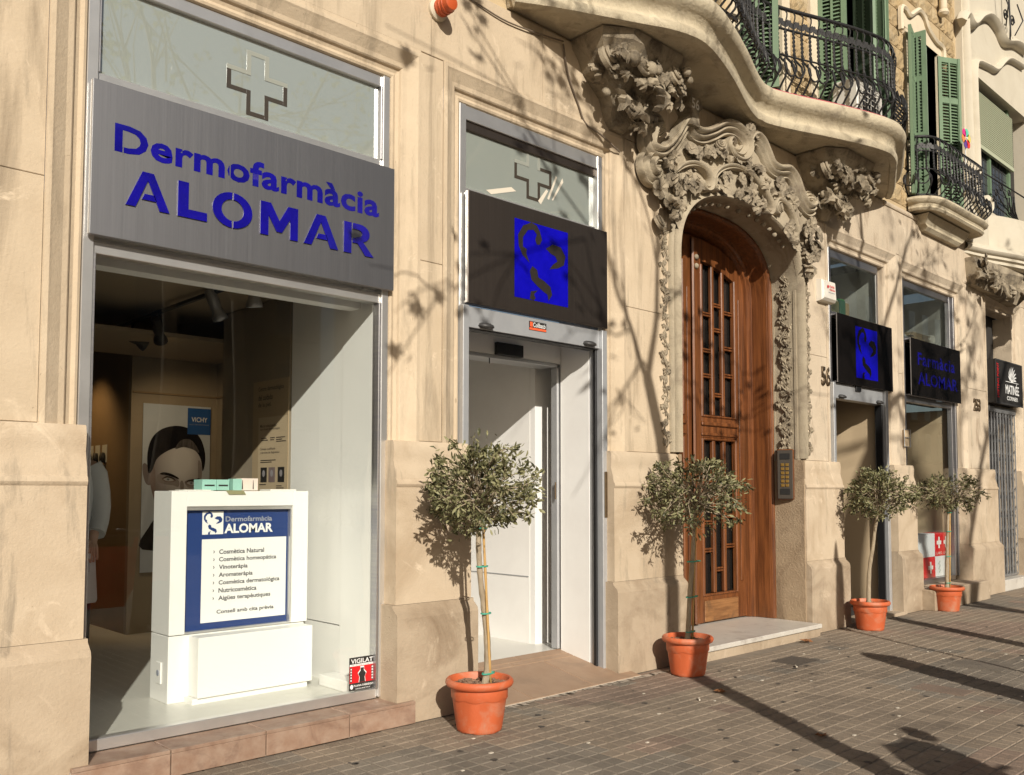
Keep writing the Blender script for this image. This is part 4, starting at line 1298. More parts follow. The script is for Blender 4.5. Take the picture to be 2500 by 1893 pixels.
GR = [[(0, 0), (0, 1), (.25, 1), (.25, 0)], [(.29, 1)] + arc(.52, .71, .34, .29, 90, -70, 10) + [(1, 0), (.72, 0), (.46, .36), (.29, .36), (.29, .50)] + arc(.47, .69, .14, .12, -90, 90, 6) + [(.29, .81)]]
def triangulate(name, polys, box, y, material, parent):
    import bmesh
    bm = bmesh.new()
    x0, z0, x1, z1 = box
    for p in polys:
        vs = [bm.verts.new((x0 + a * (x1 - x0), y, z0 + b * (z1 - z0))) for a, b in p]
        f = bm.faces.new(vs)
    bm.normal_update()
    bmesh.ops.triangulate(bm, faces=bm.faces[:])
    for f in bm.faces:
        if f.normal.y > 0: f.normal_flip()
    me = bpy.data.meshes.new(name)
    bm.to_mesh(me); bm.free()
    me.materials.append(MATS[material])
    return link(bpy.data.objects.new(name, me), parent)
for gl, (a, b) in zip((GA, GL, GO, GM, GA, GR), ((1.681, 1.908), (1.951, 2.113), (2.143, 2.378), (2.428, 2.667), (2.706, 2.942), (2.982, 3.20))):
    lo_ = triangulate('letter', gl, (a, 2.866, b, 3.056), yl - .004, 'blue_letter', S1)
    sm_ = lo_.modifiers.new('depth', 'SOLIDIFY'); sm_.thickness = .005; sm_.offset = 0
for a in ((1.662, 3.118, 1.667, 3.245), (2.240, 3.118, 2.246, 3.22)):
    flat(rect(*a), yl - .0008, 'steel_sign', S1, 'stencil_bridge')
S2 = sign_panel('steel sign, coloured dark for its dim reflection, with square blue cup-and-serpent emblem over the white shop entrance', 3.972, 5.44, 2.705, 3.487, -.02, 'steel_dim_reflection', edge='steel_bright')
emblem(4.41, 2.81, 4.975, 3.385, -.0215, 'blue_panel', 'steel_dim_reflection', S2)
S3 = sign_panel('black sign with small blue cup-and-serpent emblem over the door beside number 56', 9.29, 10.68, 2.61, 3.38, -.02, 'sign_black', thick=.012)
emblem(9.72, 2.70, 10.27, 3.285, -.0215, 'blue_panel', 'sign_black', S3)
S4 = sign_panel('black glossy sign reading Farmàcia ALOMAR over the rightmost pharmacy window', 11.215, 12.83, 2.613, 3.337, -.02, 'sign_black', thick=.012)
text('Farmàcia', (11.41, 3.01, 12.62, 3.17), -.0215, 'blue_letter', S4, bold=.016, spacing=1.15)
text('ALOMAR', (11.41, 2.765, 12.70, 2.925), -.0215, 'blue_letter', S4, bold=.014, spacing=1.08)

for sg, dv in ((S1, (.012, .035, .012)), (S2, (.028, .035, .012)), (S3, (.055, .03, .01)), (S4, (.065, .03, .01))):
    sg.location = Vector(sg.location) + Vector(dv)

# ------------------------------------------------------------------ shop entrance 2
x0, x1, zt = O2
W2 = frame_boxes([(x0 + .001, x0 + .06, FY0 - .02, FY1, 2.69, zt), (x1 - .055, x1 - .001, FY0 - .02, FY1, 2.69, zt), (x0 + .06, x1 - .055, FY0 - .01, FY1, zt - .10, zt - .001), (x0 + .06, x1 - .055, FY0, FY1, 3.49, 3.54)], 'shop_window_frame', 'steel_bright', BLD)
frame_boxes([(x0 + .061, x1 - .056, FY0 + .008, FY1 + .01, zt - .16, zt - .10)], 'head_bar', 'steel_dim_reflection', W2)
MB().box(x0 + .05, x1 - .05, .115, .121, 3.53, zt - .12).build('frosted_pane', 'glass_frosted', W2)
cross_outline(4.73, 3.81, .185, .026, .1145, W2, 'clear_cut', (5, 6, 7, 8))
cross_outline(4.73, 3.81, .185, .026, .1135, W2, 'clear_cut_pale', (0, 1, 2, 3, 4, 9, 10, 11))
# torn strips of tape on the pane
for pl in ([(4.88, 3.66), (4.90, 3.655), (4.99, 3.85), (4.975, 3.86)], [(4.93, 3.66), (4.945, 3.66), (5.06, 3.83), (5.05, 3.86)], [(4.78, 3.62), (4.81, 3.60), (4.89, 3.72), (4.87, 3.73)], [(4.25, 3.58), (4.30, 3.56), (4.55, 3.64), (4.5, 3.66)]):
    flat(pl, .1128, 'litter_pale', W2, 'tape_strip')
ED = frame_boxes([(x0 + .002, x0 + .055, .02, .16, .02, 2.70), (x1 - .06, x1 - .002, .02, .16, .02, 2.70), (x0 + .055, x1 - .06, .05, .16, 2.555, 2.70)], 'roller_door_frame', 'alu_grey', BLD)
frame_boxes([(x1 - .080, x1 - .061, .075, .105, .05, 2.55), (x0 + .056, x1 - .086, .06, .15, 2.545, 2.554)], 'guide_rail', 'rubber', ED)
frame_boxes([(x1 - .045, x1 - .012, .012, .02, 1.22, 1.58)], 'lock_plate', 'bronze', ED)
for xx in (4.19, 5.28):
    lp = MB().lathe([(.0, -.012), (.045, -.010), (.062, .0), (.055, .016), (.03, .026), (.0, .028)], 14, (0, 0, 0))
    o = piece('handle_lug', lp.mesh('handle_lug', 'iron_light', True), ED, (xx, .045, 2.575), (R(12), 0, 0), (1.1, .9, 1))
st = MB().box(4.62, 4.80, .046, .0485, 2.61, 2.675).build('maker_sticker', 'print_black', ED)
flat(rect(4.622, 2.612, 4.798, 2.628), .0455, 'print_orange', st); flat(rect(4.628, 2.634, 4.655, 2.67), .0455, 'print_orange', st)
text('Collbató', (4.66, 2.634, 4.79, 2.668), .0453, 'print_white', st, bold=.01)
# porch: white lining, sliding door head and post
PR = MB().box(5.405, 5.47, .16, .47, .03, 2.9).box(3.96, 4.03, .16, .55, .03, 2.9).build('porch_lining', 'white_wall', BLD)
frame_boxes([(4.03, 5.405, .47, .66, 2.475, 2.75)], 'door_operator', 'white_lacquer', PR)
frame_boxes([(4.03, 5.36, .465, .66, 2.445, 2.472)], 'track_cover', 'alu_grey', PR)
frame_boxes([(4.66, 4.94, .43, .468, 2.475, 2.57)], 'door_sensor', 'rubber', PR)
frame_boxes([(5.375, 5.403, .48, .55, .15, 2.444)], 'door_post', 'alu_grey', PR)
frame_boxes([(4.60, 4.61, .46, .4645, 2.40, 2.445)], 'door_stop', 'rubber', PR)
frame_boxes([(5.34, 5.355, .470, .479, 1.36, 1.50)], 'door_lock', 'bronze', PR)
# sloping tiled threshold
m = MB().prism_x([(-.20, -.01), (-.195, .006), (.50, .142), (.50, -.01)], 3.925, 5.60)
TH = m.build('threshold', 'grout', BLD)
def slope(y): return .006 + (y + .195) * (.136 / .695)
for xa, xb, ya, yb in ((3.93, 4.42, -.195, .33), (4.42, 5.05, -.195, .33), (5.05, 5.595, -.195, .33), (3.93, 4.75, .335, .40), (4.75, 5.42, .335, .40), (3.93, 4.9, .405, .50), (4.9, 5.5, .405, .50)):
    xa += .004; xb -= .004; ya += .002; yb -= .004
    MB().add([(xa, ya, slope(ya)), (xb, ya, slope(ya)), (xb, yb, slope(yb)), (xa, yb, slope(yb)), (xa + .002, ya, slope(ya) + .005), (xb - .002, ya, slope(ya) + .005), (xb - .002, yb, slope(yb) + .005), (xa + .002, yb, slope(yb) + .005)],
             [(4, 5, 6, 7), (0, 1, 5, 4), (1, 2, 6, 5), (2, 3, 7, 6), (3, 0, 4, 7)]).build('floor_tile', 'threshold_tile', TH)

# ------------------------------------------------------------------ entrances 3, 4 and 5
x0, x1, zt = O3
W3 = frame_boxes([(x0 + .001, x0 + .05, FY0 - .02, FY1, 2.6, zt), (x1 - .11, x1 - .05, FY0 + .03, FY1, 3.4, zt), (x0 + .05, x1 - .11, FY0 + .01, FY1, zt - .09, zt - .001), (x0 + .05, x1 - .11, FY0, FY1, 3.37, 3.42)], 'shop_window_frame', 'steel', BLD)
MB().box(x0 + .04, x1 - .1, .115, .121, 3.40, zt - .08).build('glass_pane', 'glass_dusty', W3)
E3 = frame_boxes([(x0 + .002, x0 + .05, .03, .16, .02, 2.62), (x1 - .11, x1 - .045, .02, .16, .02, 2.62), (x1 - .04, x1 - .002, .05, .16, .02, 2.62), (x0 + .05, x1 - .11, .05, .16, 2.45, 2.62)], 'roller_door_frame', 'alu_grey', BLD)
frame_boxes([(x1 - .135, x1 - .111, .06, .14, .03, 2.45)], 'guide_rail', 'rubber', E3)
for xx in (9.48, 10.42):
    piece('handle_lug', bpy.data.meshes['handle_lug'], E3, (xx, .045, 2.47), (R(12), 0, 0), (1.1, .9, 1))
frame_boxes([(9.82, 9.94, .03, .049, 2.56, 2.64)], 'camera_bracket', 'rubber', E3)
MB().prism_x([(-.12, -.01), (-.115, .03), (.5, .05), (.5, -.01)], x0 - .03, x1 + .03).build('threshold', 'stone_plinth', BLD)
x0, x1, zt = O4
W4 = frame_boxes([(x0 + .001, x0 + .05, FY0 - .02, FY1, .3, zt), (x1 - .13, x1 - .07, FY0 + .0, FY1, .3, zt), (x1 - .05, x1 - .002, FY0 - .02, FY1, .3, zt), (x0 + .05, x1 - .13, FY0 + .01, FY1, zt - .08, zt - .001), (x0 + .05, x1 - .13, FY0, FY1, 3.32, 3.37), (x0 + .05, x1 - .13, FY0, FY1, 2.55, 2.62), (x0 + .05, x1 - .13, FY0, FY1, .25, .31)], 'shop_window_frame', 'steel', BLD)
MB().box(x0 + .04, x1 - .1, .115, .121, 3.35, zt - .07).build('glass_pane', 'glass_dusty', W4)
MB().box(x0 + .04, x1 - .1, .115, .121, .30, 2.56).build('glass_pane', 'glass', W4)
MB().rbox(x0 - .02, x1 + .12, -.26, .2, -.005, .245, .01).build('stone_sill', 'stone_plinth', BLD)
x0, x1, zt = O5
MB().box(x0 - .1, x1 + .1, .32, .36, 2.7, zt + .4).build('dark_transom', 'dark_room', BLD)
MB().box(x1 - .05, x1 + .001, .06, .34, 0, zt).build('side_jamb', 'stone_far', BLD)
gate = MB().box(x0, x1, .04, .10, 2.60, 2.68).build('folding_gate', 'galvanised', BLD)
MB().box(x0, x1, .05, .09, .17, .20).build('gate_track', 'galvanised', gate)
gb = MB().tube([(0, 0, 0), (0, 0, 2.42)], .011, 6)
gme = gb.mesh('gate_bar', 'galvanised', True, 50)
for k in range(19):
    xx = x0 + .03 + k * (x1 - x0 - .06) / 18
    piece('gate_bar', gme, gate, (xx, .07 + (.014 if k % 2 else -.014), .19))
lat = MB()
for z in [.3 + .28 * i for i in range(9)]:
    for k in range(18):
        xa = x0 + .03 + k * (x1 - x0 - .06) / 18; xb = x0 + .03 + (k + 1) * (x1 - x0 - .06) / 18
        lat.tube([(xa, .055, z), (xb, .055, z + (.10 if k % 2 else -.10))], .005, 4)
tag(lat.build('gate_lattice', 'galvanised', gate), kind='stuff')
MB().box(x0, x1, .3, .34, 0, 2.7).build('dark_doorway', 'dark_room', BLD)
MB().rbox(x0 - .05, x1 + .05, -.10, .3, -.005, .16, .01).build('stone_sill', 'marble', BLD)
S5 = thing('light_box_sign', 'black box sign reading MATINÉE CORNER above the folding metal gate', 'sign', (14.5, -.05, 2.72))
MB().rbox(14.03, 15.19, -.06, .14, 2.72, 3.355, .006).build('box', 'print_black', S5)
MB().box(14.02, 15.2, -.066, -.061, 2.71, 2.735).box(14.02, 15.2, -.066, -.061, 3.34, 3.362).box(14.02, 14.04, -.066, -.061, 2.735, 3.34).box(15.18, 15.2, -.066, -.061, 2.735, 3.34).build('rim', 'iron_light', S5)
text('MEETING POINT', (14.10, 2.80, 14.18, 3.31), -.0625, 'print_red', S5, bold=.01, rot90=True)
text('MATINÉE', (14.45, 2.88, 15.04, 3.05), -.0625, 'print_white', S5, bold=.02)
text('CORNER', (14.50, 2.785, 14.98, 2.845), -.0625, 'print_white', S5, bold=.015)
for k in range(9):
    a = R(20 + 17.5 * k)
    L = .17 + .07 * math.sin(math.pi * k / 8)
    cx_, cz_ = 14.74, 3.07
    poly = []
    for u, wv in ((.22, .2), (.5, .9), (.8, .8), (1.0, 0), (.8, -.5), (.5, -.7), (.22, -.2)):
        r_ = L * u; b_ = wv * .018; sw = .25 * u * u
        ang = a - sw
        poly.append((cx_ + (r_ * math.cos(ang) - b_ * math.sin(ang)) * 1.15, cz_ + r_ * math.sin(ang) + b_ * math.cos(ang)))
    flat(poly, -.0625, 'print_white', S5, 'sun_ray')
flat(ell(14.74, 3.066, .06, .05, 12, 0, 180), -.0625, 'print_white', S5, 'sun_disc'); flat(rect(14.46, 3.058, 15.03, 3.066), -.0626, 'print_white', S5, 'sun_line')

# ------------------------------------------------------------------ houses across the street, only mirrored in the glass and steel
def opposite(label, x0, x1, h, mt, seed):
    t = thing('house_across', label, 'building', ((x0 + x1) / 2, -26, 0), 'houses across the street')
    MB().box(x0, x1, -36, -26, 0, h).build('wall', mt, t)
    r = random.Random(seed)
    wm, bm_ = MB(), MB()
    fl = int(h / 3.4)
    n = int((x1 - x0) / 2.6)
    for k in range(fl):
        for i in range(n):
            cx_ = x0 + (i + .5) * (x1 - x0) / n
            z0 = .4 + k * 3.4
            wm.box(cx_ - .6, cx_ + .6, -26.02, -25.98, z0 + .2, z0 + 2.5)
            if k and r.random() < .7: bm_.box(cx_ - .9, cx_ + .9, -25.99, -25.3, z0 - .05, z0 + .1)
    tag(wm.build('windows', 'dark_glass', t), kind='stuff')
    tag(bm_.build('balconies', mt, t), kind='stuff')
    MB().box(x0 - .2, x1 + .2, -26.4, -25.7, h, h + .5).build('cornice', mt, t)
mat('house_brown', (.16, .12, .085), .9, col2=(.13, .095, .065), nscale=1)
mat('house_grey', (.20, .165, .12), .9, col2=(.16, .13, .095), nscale=1)
opposite('tall shaded brown house across the street, mirrored in the large shop window', 3.0, 19.0, 13.0, 'house_brown', 1)
opposite('long shaded house across the street, mirrored in the dark signs', 26.0, 60.0, 19.0, 'house_grey', 2)
opposite('farthest shaded house across the street, mirrored in the rightmost windows', 61.0, 120.0, 20.0, 'house_brown', 3)

# ------------------------------------------------------------------ the carved wooden street door
DZ0 = .122
LY = .57            # face of the leaves
CXD = 7.42
def wood_top(x):
    a = max(0.0, 1 - abs((x - CXD) / 1.02) ** 2.5)
    return 3.42 + .55 * a ** (1 / 2.5)
def hoop(g, y):
    pts = [(ARX0 + g, DZ0), (ARX0 + g, 1.2), (ARX0 + g, 2.3)] + arch(20, -g) + [(ARX1 - g, 2.3), (ARX1 - g, 1.2), (ARX1 - g, DZ0)]
    return [(x, y, z) for x, z in pts]
DOOR = MB()
DOOR.loft([hoop(.006, .30), hoop(.012, .288), hoop(.03, .29), hoop(.042, .305), hoop(.046, .33), hoop(.05, .332), hoop(.052, .37), hoop(.058, .50), hoop(.075, .505), hoop(.085, .53), hoop(.11, .535), hoop(.115, .56), hoop(.13, .62)], closed=False)
door = DOOR.build('entrance_door', 'wood', BLD, True, 35)
def leaf(x0, x1, hand):
    g0, g1 = (x0 + .17, x1 - .20) if hand > 0 else (x0 + .20, x1 - .17)
    m = MB()
    def stile(a, b):
        za, zb = wood_top(a), wood_top(b)
        m.prism_y([(a, DZ0 + .01), (b, DZ0 + .01), (b, zb), ((a + b) / 2, wood_top((a + b) / 2)), (a, za)], LY, LY + .05)
    stile(x0, g0 - .03); stile(g1 + .03, x1)
    m.rbox(g0 - .03, g1 + .03, LY, LY + .05, DZ0 + .01, .385, .005)
    m.rbox(g0 - .03, g1 + .03, LY, LY + .05, 1.965, 2.17, .006)
    m.rbox(g0 - .05, g1 + .05, LY - .022, LY - .001, 2.085, 2.125, .008).rbox(g0 - .05, g1 + .05, LY - .016, LY - .001, 1.985, 2.015, .006)
    n = 8
    top = [(g0 - .03 + (g1 - g0 + .06) * k / n, 3.62 + .13 * math.sin(math.pi * (k / n) * .5 if hand < 0 else math.pi * (1 - k / n) * .5)) for k in range(n + 1)]
    m.prism_y(top + [(g1 + .03, wood_top(g1 + .03)), ((g0 + g1) / 2, wood_top((g0 + g1) / 2)), (g0 - .03, wood_top(g0 - .03))], LY, LY + .05)
    lf = m.build('door_leaf', 'wood', door)
    for z0, z1 in ((.385, 1.965), (2.17, 3.72)):
        for a, b, c_, d_ in ((g0 - .04, g0 - .004, z0, z1), (g1 + .004, g1 + .04, z0, z1 - (.08 if z1 > 3 and hand > 0 else 0)), (g0 - .004, g1 + .004, z0, z0 + .024), (g0 - .004, g1 + .004, 1.94, 1.964)):
            if z0 > 2 and d_ < 2: continue
            MB().rbox(a, b, LY - .012, LY + .049, c_, d_, .010).build('panel_moulding', 'wood', door)
    # raised fillet on the stiles
    MB().rbox(g1 + .08, g1 + .13, LY - .010, LY - .001, .5, 3.45, .005).build('stile_fillet', 'wood', door)
    wd = (g1 - g0)
    for z0, z1 in ((.41, 1.94), (2.195, 3.62)):
        for k in range(2):
            xb = g0 + wd * (k + 1) / 3
            MB().rbox(xb - .024, xb + .024, LY + .002, LY + .045, z0, z1 + (.11 if z1 > 3 else 0), .008).build('grille_bar', 'wood', door)
        for k in range(3):
            xa, xb = g0 + wd * k / 3 + (.024 if k else 0), g0 + wd * (k + 1) / 3 - (.024 if k < 2 else 0)
            for t in {0: (.28, .46, .72), 1: (.15, .62, .80), 2: (.30, .50, .76)}[k]:
                z = z0 + (z1 - z0) * t
                for dz in (-.013, .013):
                    MB().rbox(xa, xb, LY + .012, LY + .042, z + dz - .009, z + dz + .009, .004).build('grille_bar', 'wood', door)
    MB().box(g0 - .02, g1 + .02, LY + .06, LY + .065, .38, 3.76).build('door_pane', 'dark_glass', door)
    MB().rbox(g0 - .02, g1 + .02, LY - .010, LY - .001, DZ0 + .015, .345, .006).build('kick_board', 'wood_worn', door)
    return lf
MB().box(6.40, 8.44, LY + .07, LY + .09, DZ0, 4.2).build('door_backing', 'wood', door)
leaf(CXD + .01, 8.36, 1)
leaf(6.48, CXD - .01, -1)
MB().rbox(CXD - .04, CXD + .05, LY - .045, LY - .013, DZ0 + .01, 3.95, .014).build('meeting_stile', 'wood', door)
for k in range(2):
    piece('carved_bud', BUD, door, (CXD + .005, LY - .05, 3.66 + k * .09), (0, 0, 0), .03)

# ------------------------------------------------------------------ shop interiors
def room(x0, x1, y1, zf, zc, wall, floor='white_floor', ceil='shop_ceiling', y0=.2, left=True, right=True):
    tag(MB().box(x0, x1, y0 - .08, y1, zf - .05, zf).build('shop_floor', floor), kind='structure')
    tag(MB().box(x0, x1, y0, y1, zc, zc + .05).build('shop_ceiling', ceil), kind='structure')
    m = MB().box(x0, x1, y1, y1 + .05, zf, zc)
    if left: m.box(x0 - .05, x0, y0, y1, zf, zc)
    if right: m.box(x1, x1 + .05, y0, y1, zf, zc)
    return tag(m.build('shop_wall', wall), kind='structure')
FL = .165
room(-1.2, 3.95, 6.6, FL, 2.86, 'shop_wall_brown', right=False)
# stepped right-hand side of the first shop
m = MB().box(3.32, 3.92, 1.20, 2.25, FL, 2.85).box(3.87, 3.93, 2.25, 3.5, FL, 2.85).box(3.07, 3.92, 3.5, 3.56, FL, 2.85)
tag(m.build('shop_wall', 'shop_wall'), kind='structure')
tag(MB().box(3.07, 3.09, 3.561, 6.6, FL, 2.85).build('shop_wall', 'shop_wall_brown'), kind='structure')
tag(MB().box(2.2, 3.92, 2.3, 3.499, 2.63, 2.66).build('shop_ceiling', 'shop_ceiling'), kind='structure')
m = MB().box(3.08, 3.86, 3.485, 3.499, 2.30, 2.315).box(3.855, 3.869, 2.25, 3.485, 2.30, 2.315)
tag(m.build('wall_joint', 'shop_wall_brown'), kind='structure')
# white window cheek and bulkhead
WC = MB().box(3.32, 3.40, .15, .51, FL, 2.88).box(3.326, 3.40, .515, 1.175, .545, 2.88).box(3.322, 3.40, .515, 1.19, FL, .538)
tag(WC.build('window_cheek', 'white_lacquer'), kind='structure')
tag(MB().rbox(3.20, 3.32, .15, .56, FL, .235, .004).build('window_ledge', 'white_lacquer'), kind='structure')
tag(MB().box(1.2, 3.319, .30, .42, 2.615, 2.88).build('bulkhead', 'white_wall'), kind='structure')
tag(MB().box(.2, 1.5, .16, .30, FL, 2.88).build('pier_back', 'shop_wall_brown'), kind='structure')
# niches in the brown wall
for k, (ya, za) in enumerate(((4.055, 1.69), (4.235, 1.69), (4.41, 1.69), (4.055, 1.425), (4.235, 1.425), (4.41, 1.425), (4.055, 1.10))):
    o = tag(MB().box(3.066, 3.069, ya, ya + .12, za, za + .165).build('display_niche', 'niche_white'), (('rightmost', 'middle', 'leftmost')[k % 3] + ' display niche of the ' + ('upper', 'second')[k // 3] + ' row in the brown shop wall') if k < 6 else 'single low display niche in the brown shop wall, behind the white coat', 'niche', 'display niches in the brown shop wall')
    MB().lathe([(.0, 0), (.025, 0), (.028, .05), (.02, .09), (.0, .095)], 10, (3.045, ya + .055, za)).build('product_jar', 'print_black', o, True)

# white display stand with the blue information panel
DSP = thing('display_stand', 'white lacquered display stand holding a navy and white pharmacy information panel', 'display stand', (2.73, .82, FL))
SX0, SX1, SY0, SY1, SZ1 = 2.26, 3.19, .70, .96, 1.425
HX0, HX1, HZ0, HZ1 = 2.357, 3.075, .575, 1.33
m = MB().rbox(SX0, HX0, SY0, SY1, .565, SZ1, .003).rbox(HX1, SX1, SY0, SY1, .565, SZ1, .003).rbox(HX0 + .0005, HX1 - .0005, SY0, SY1, HZ1, SZ1, .003)
m.build('surround', 'white_lacquer', DSP)
MB().rbox(SX0, SX1 - .02, SY0 + .004, SY1, FL, .56, .003).build('base', 'white_lacquer', DSP)
MB().rbox(2.385, 3.155, .57, .702, FL + .035, .555, .003).build('projecting_box', 'white_lacquer', DSP)
MB().box(2.36, 3.13, .59, .70, FL, FL + .034).build('plinth', 'white_lacquer', DSP)
so = MB().rbox(2.258 - .006, 2.2605, .79, .86, .27, .40, .003).build('socket_plate', 'white_lacquer', DSP)
MB().lathe([(.018, 0), (.018, .004), (.0, .004)], 12, (0, 0, 0)).build('socket', 'print_lightgrey', so).matrix_world = Matrix.Translation((2.2515, .825, .335)) @ Matrix.Rotation(R(-90), 4, 'Y')
PN = MB().box(HX0, HX1, SY0 + .045, SY0 + .06, HZ0, HZ1).build('info_panel', 'print_navy', DSP)
frm = MB().box(HX0, HX1, SY0 + .01, SY0 + .044, HZ1 - .022, HZ1 - .0005).box(HX1 - .012, HX1 - .0005, SY0 + .01, SY0 + .044, HZ0, HZ1 - .022).box(HX0, HX1, SY0 + .012, SY0 + .044, HZ0 - .012, HZ0)
frm.build('steel_trim', 'steel_bright', DSP)
py = SY0 + .044
# panel layout from the photograph: u 0..1 across, v 0..1 down
def U(u, v): return (HX0 + u * (HX1 - .012 - HX0), HZ1 - .024 - v * (HZ1 - .024 - HZ0))
def urect(u0, v0, u1, v1): a, b = U(u0, v1), U(u1, v0); return (a[0], a[1], b[0], b[1])
flat(rect(*urect(.165, .245, .985, .945)), py, 'print_white', DSP, 'white_field')
a = urect(.165, .012, .36, .205)
emblem(*a, py, 'print_white', 'print_navy', DSP)
text('Dermofarmàcia', urect(.38, .055, .835, .10), py - .001, 'print_lightgrey', DSP, bold=.018)
text('ALOMAR', urect(.37, .118, .845, .20), py - .001, 'print_white', DSP, bold=.035)
for k, (s, u1) in enumerate((('Cosmètica Natural', .76), ('Cosmètica homeopática', .885), ('Vinoteràpia', .60), ('Aromateràpia', .65), ('Cosmètica dermatológica', .92), ('Nutricosmètica', .69), ('Aigües terapèutiques', .83))):
    v = .335 + k * .0655
    text(s, urect(.325, v, u1, v + .040 + (.008 if 'p' in s or 'g' in s else 0)), py - .001, 'print_grey', DSP, bold=.024)
    text('›', urect(.27, v + .008, .285, v + .03), py - .001, 'print_black', DSP, 'bullet', bold=.02)
text('Consell amb cita prèvia', urect(.31, .845, .865, .888), py - .001, 'print_grey', DSP, bold=.024)
# cartons and leaflets on top of it
def carton(label, x0, x1, y0, y1, h, mt, print_mt=None):
    t = thing('product_carton', label, 'carton', ((x0 + x1) / 2, (y0 + y1) / 2, SZ1 + .004), 'cartons on top of the display stand')
    MB().rbox(x0, x1, y0, y1, SZ1 + .004, SZ1 + .004 + h, .0015).build('box', mt, t)
    return t
c = carton('mint green carton nearest the poster face, on the display stand', 2.485, 2.578, .78, .90, .068, 'mint')
flat(rect(2.50, SZ1 + .030, 2.566, SZ1 + .040), .7792, 'print_black', c)
c = carton('mint green carton second from left on top of the display stand', 2.581, 2.665, .78, .90, .068, 'mint')
flat(rect(2.592, SZ1 + .030, 2.655, SZ1 + .040), .7792, 'print_black', c)
c = carton('mint carton behind the pale pink one on the display stand', 2.685, 2.745, .77, .84, .074, 'mint')
c = carton('pale pink carton with two slim tubes printed on it, on the display stand', 2.748, 2.868, .79, .86, .078, 'carton_pink')
for xx in (2.755, 2.83): flat([(xx, SZ1 + .012), (xx + .008, SZ1 + .012), (xx + .007, SZ1 + .04), (xx + .0055, SZ1 + .07), (xx + .0025, SZ1 + .07), (xx + .001, SZ1 + .04)], .7892, 'print_black', c)
lfl = tag(MB().box(2.31, 2.53, .72, .86, SZ1 + .001, SZ1 + .0035).box(2.345, 2.52, .735, .85, SZ1 + .0036, SZ1 + .008).build('leaflet_pile', 'carton_white'), 'white leaflets lying left of the cartons on the display stand', 'leaflets')
lf2 = tag(MB().box(2.93, 3.12, .74, .88, SZ1 + .001, SZ1 + .012).build('leaflet_pile', 'carton_white'), 'white leaflets lying right of the cartons on the display stand', 'leaflets')
m = MB().add([(2.60, .698, SZ1 + .0045), (2.72, .698, SZ1 + .0045), (2.735, .693, SZ1 - .022), (2.62, .693, SZ1 - .022), (2.57, .80, SZ1 + .003), (2.69, .80, SZ1 + .003)], [(0, 1, 2, 3), (0, 1, 5, 4)])
tag(m.build('folded_card', 'folder_olive'), 'grey green card folded over the top edge of the display stand', 'card')

# poster with a woman's face
PST = thing('face_poster', 'tall poster of a dark-haired woman beside a blue square, behind the display stand', 'poster', (3.48, 3.47, .88))
qy = 3.478
def Pq(px, pz): return (3.17 + (px - 505) / 500 * .63, 2.21 - (pz - 885) * .001215)
MB().box(3.17, 3.80, qy, 3.484, .70, 2.21).build('sheet', 'poster_bg', PST)
def fq(pts, mt, d, nm='print'): return flat([(p.x, p.z) for p in spline([(*Pq(*q)[:1], 0, Pq(*q)[1]) for q in pts], 4, True)], qy - d, mt, PST, nm)
fq([(600, 1260), (720, 1190), (850, 1185), (930, 1260), (945, 1360), (930, 1460), (880, 1620), (800, 1740), (720, 1760), (640, 1690), (590, 1580), (560, 1450), (565, 1340)], 'poster_skin', .001, 'face')
fq([(565, 1380), (530, 1330), (508, 1340), (510, 1400), (530, 1470), (560, 1490), (580, 1450)], 'poster_skin', .0012, 'ear')
fq([(560, 1400), (585, 1330), (600, 1420), (605, 1520), (640, 1640), (600, 1600), (570, 1500)], 'poster_skin_shadow', .0014, 'cheek_tone')
fq([(545, 1380), (540, 1250), (570, 1140), (640, 1070), (750, 1040), (860, 1065), (930, 1130), (965, 1230), (968, 1320), (950, 1380), (935, 1290), (890, 1225), (800, 1195), (720, 1215), (650, 1255), (605, 1300), (580, 1370), (560, 1400)], 'poster_hair', .0016, 'hair')
fq([(780, 1150), (850, 1140), (900, 1190), (920, 1240), (870, 1215), (800, 1200), (740, 1215)], 'poster_hair_light', .0019, 'hair_sheen')
fq([(632, 1402), (662, 1392), (712, 1402), (762, 1428), (772, 1444), (740, 1432), (690, 1416), (642, 1410)], 'poster_hair', .0021, 'brow')
fq([(835, 1455), (860, 1444), (900, 1440), (928, 1434), (915, 1448), (870, 1458)], 'poster_hair', .0021, 'brow')
fq([(612, 1420), (650, 1400), (720, 1412), (772, 1455), (770, 1500), (730, 1490), (660, 1480), (622, 1462)], 'poster_socket', .0017, 'eye_socket')
fq([(815, 1465), (850, 1445), (915, 1442), (938, 1470), (915, 1500), (850, 1508)], 'poster_socket', .0017, 'eye_socket')
fq([(782, 1470), (800, 1455), (812, 1500), (806, 1580), (788, 1560)], 'poster_socket', .0017, 'nose_side')
fq([(915, 1300), (940, 1330), (945, 1420), (925, 1500), (905, 1560), (915, 1450)], 'poster_socket', .0017, 'temple')
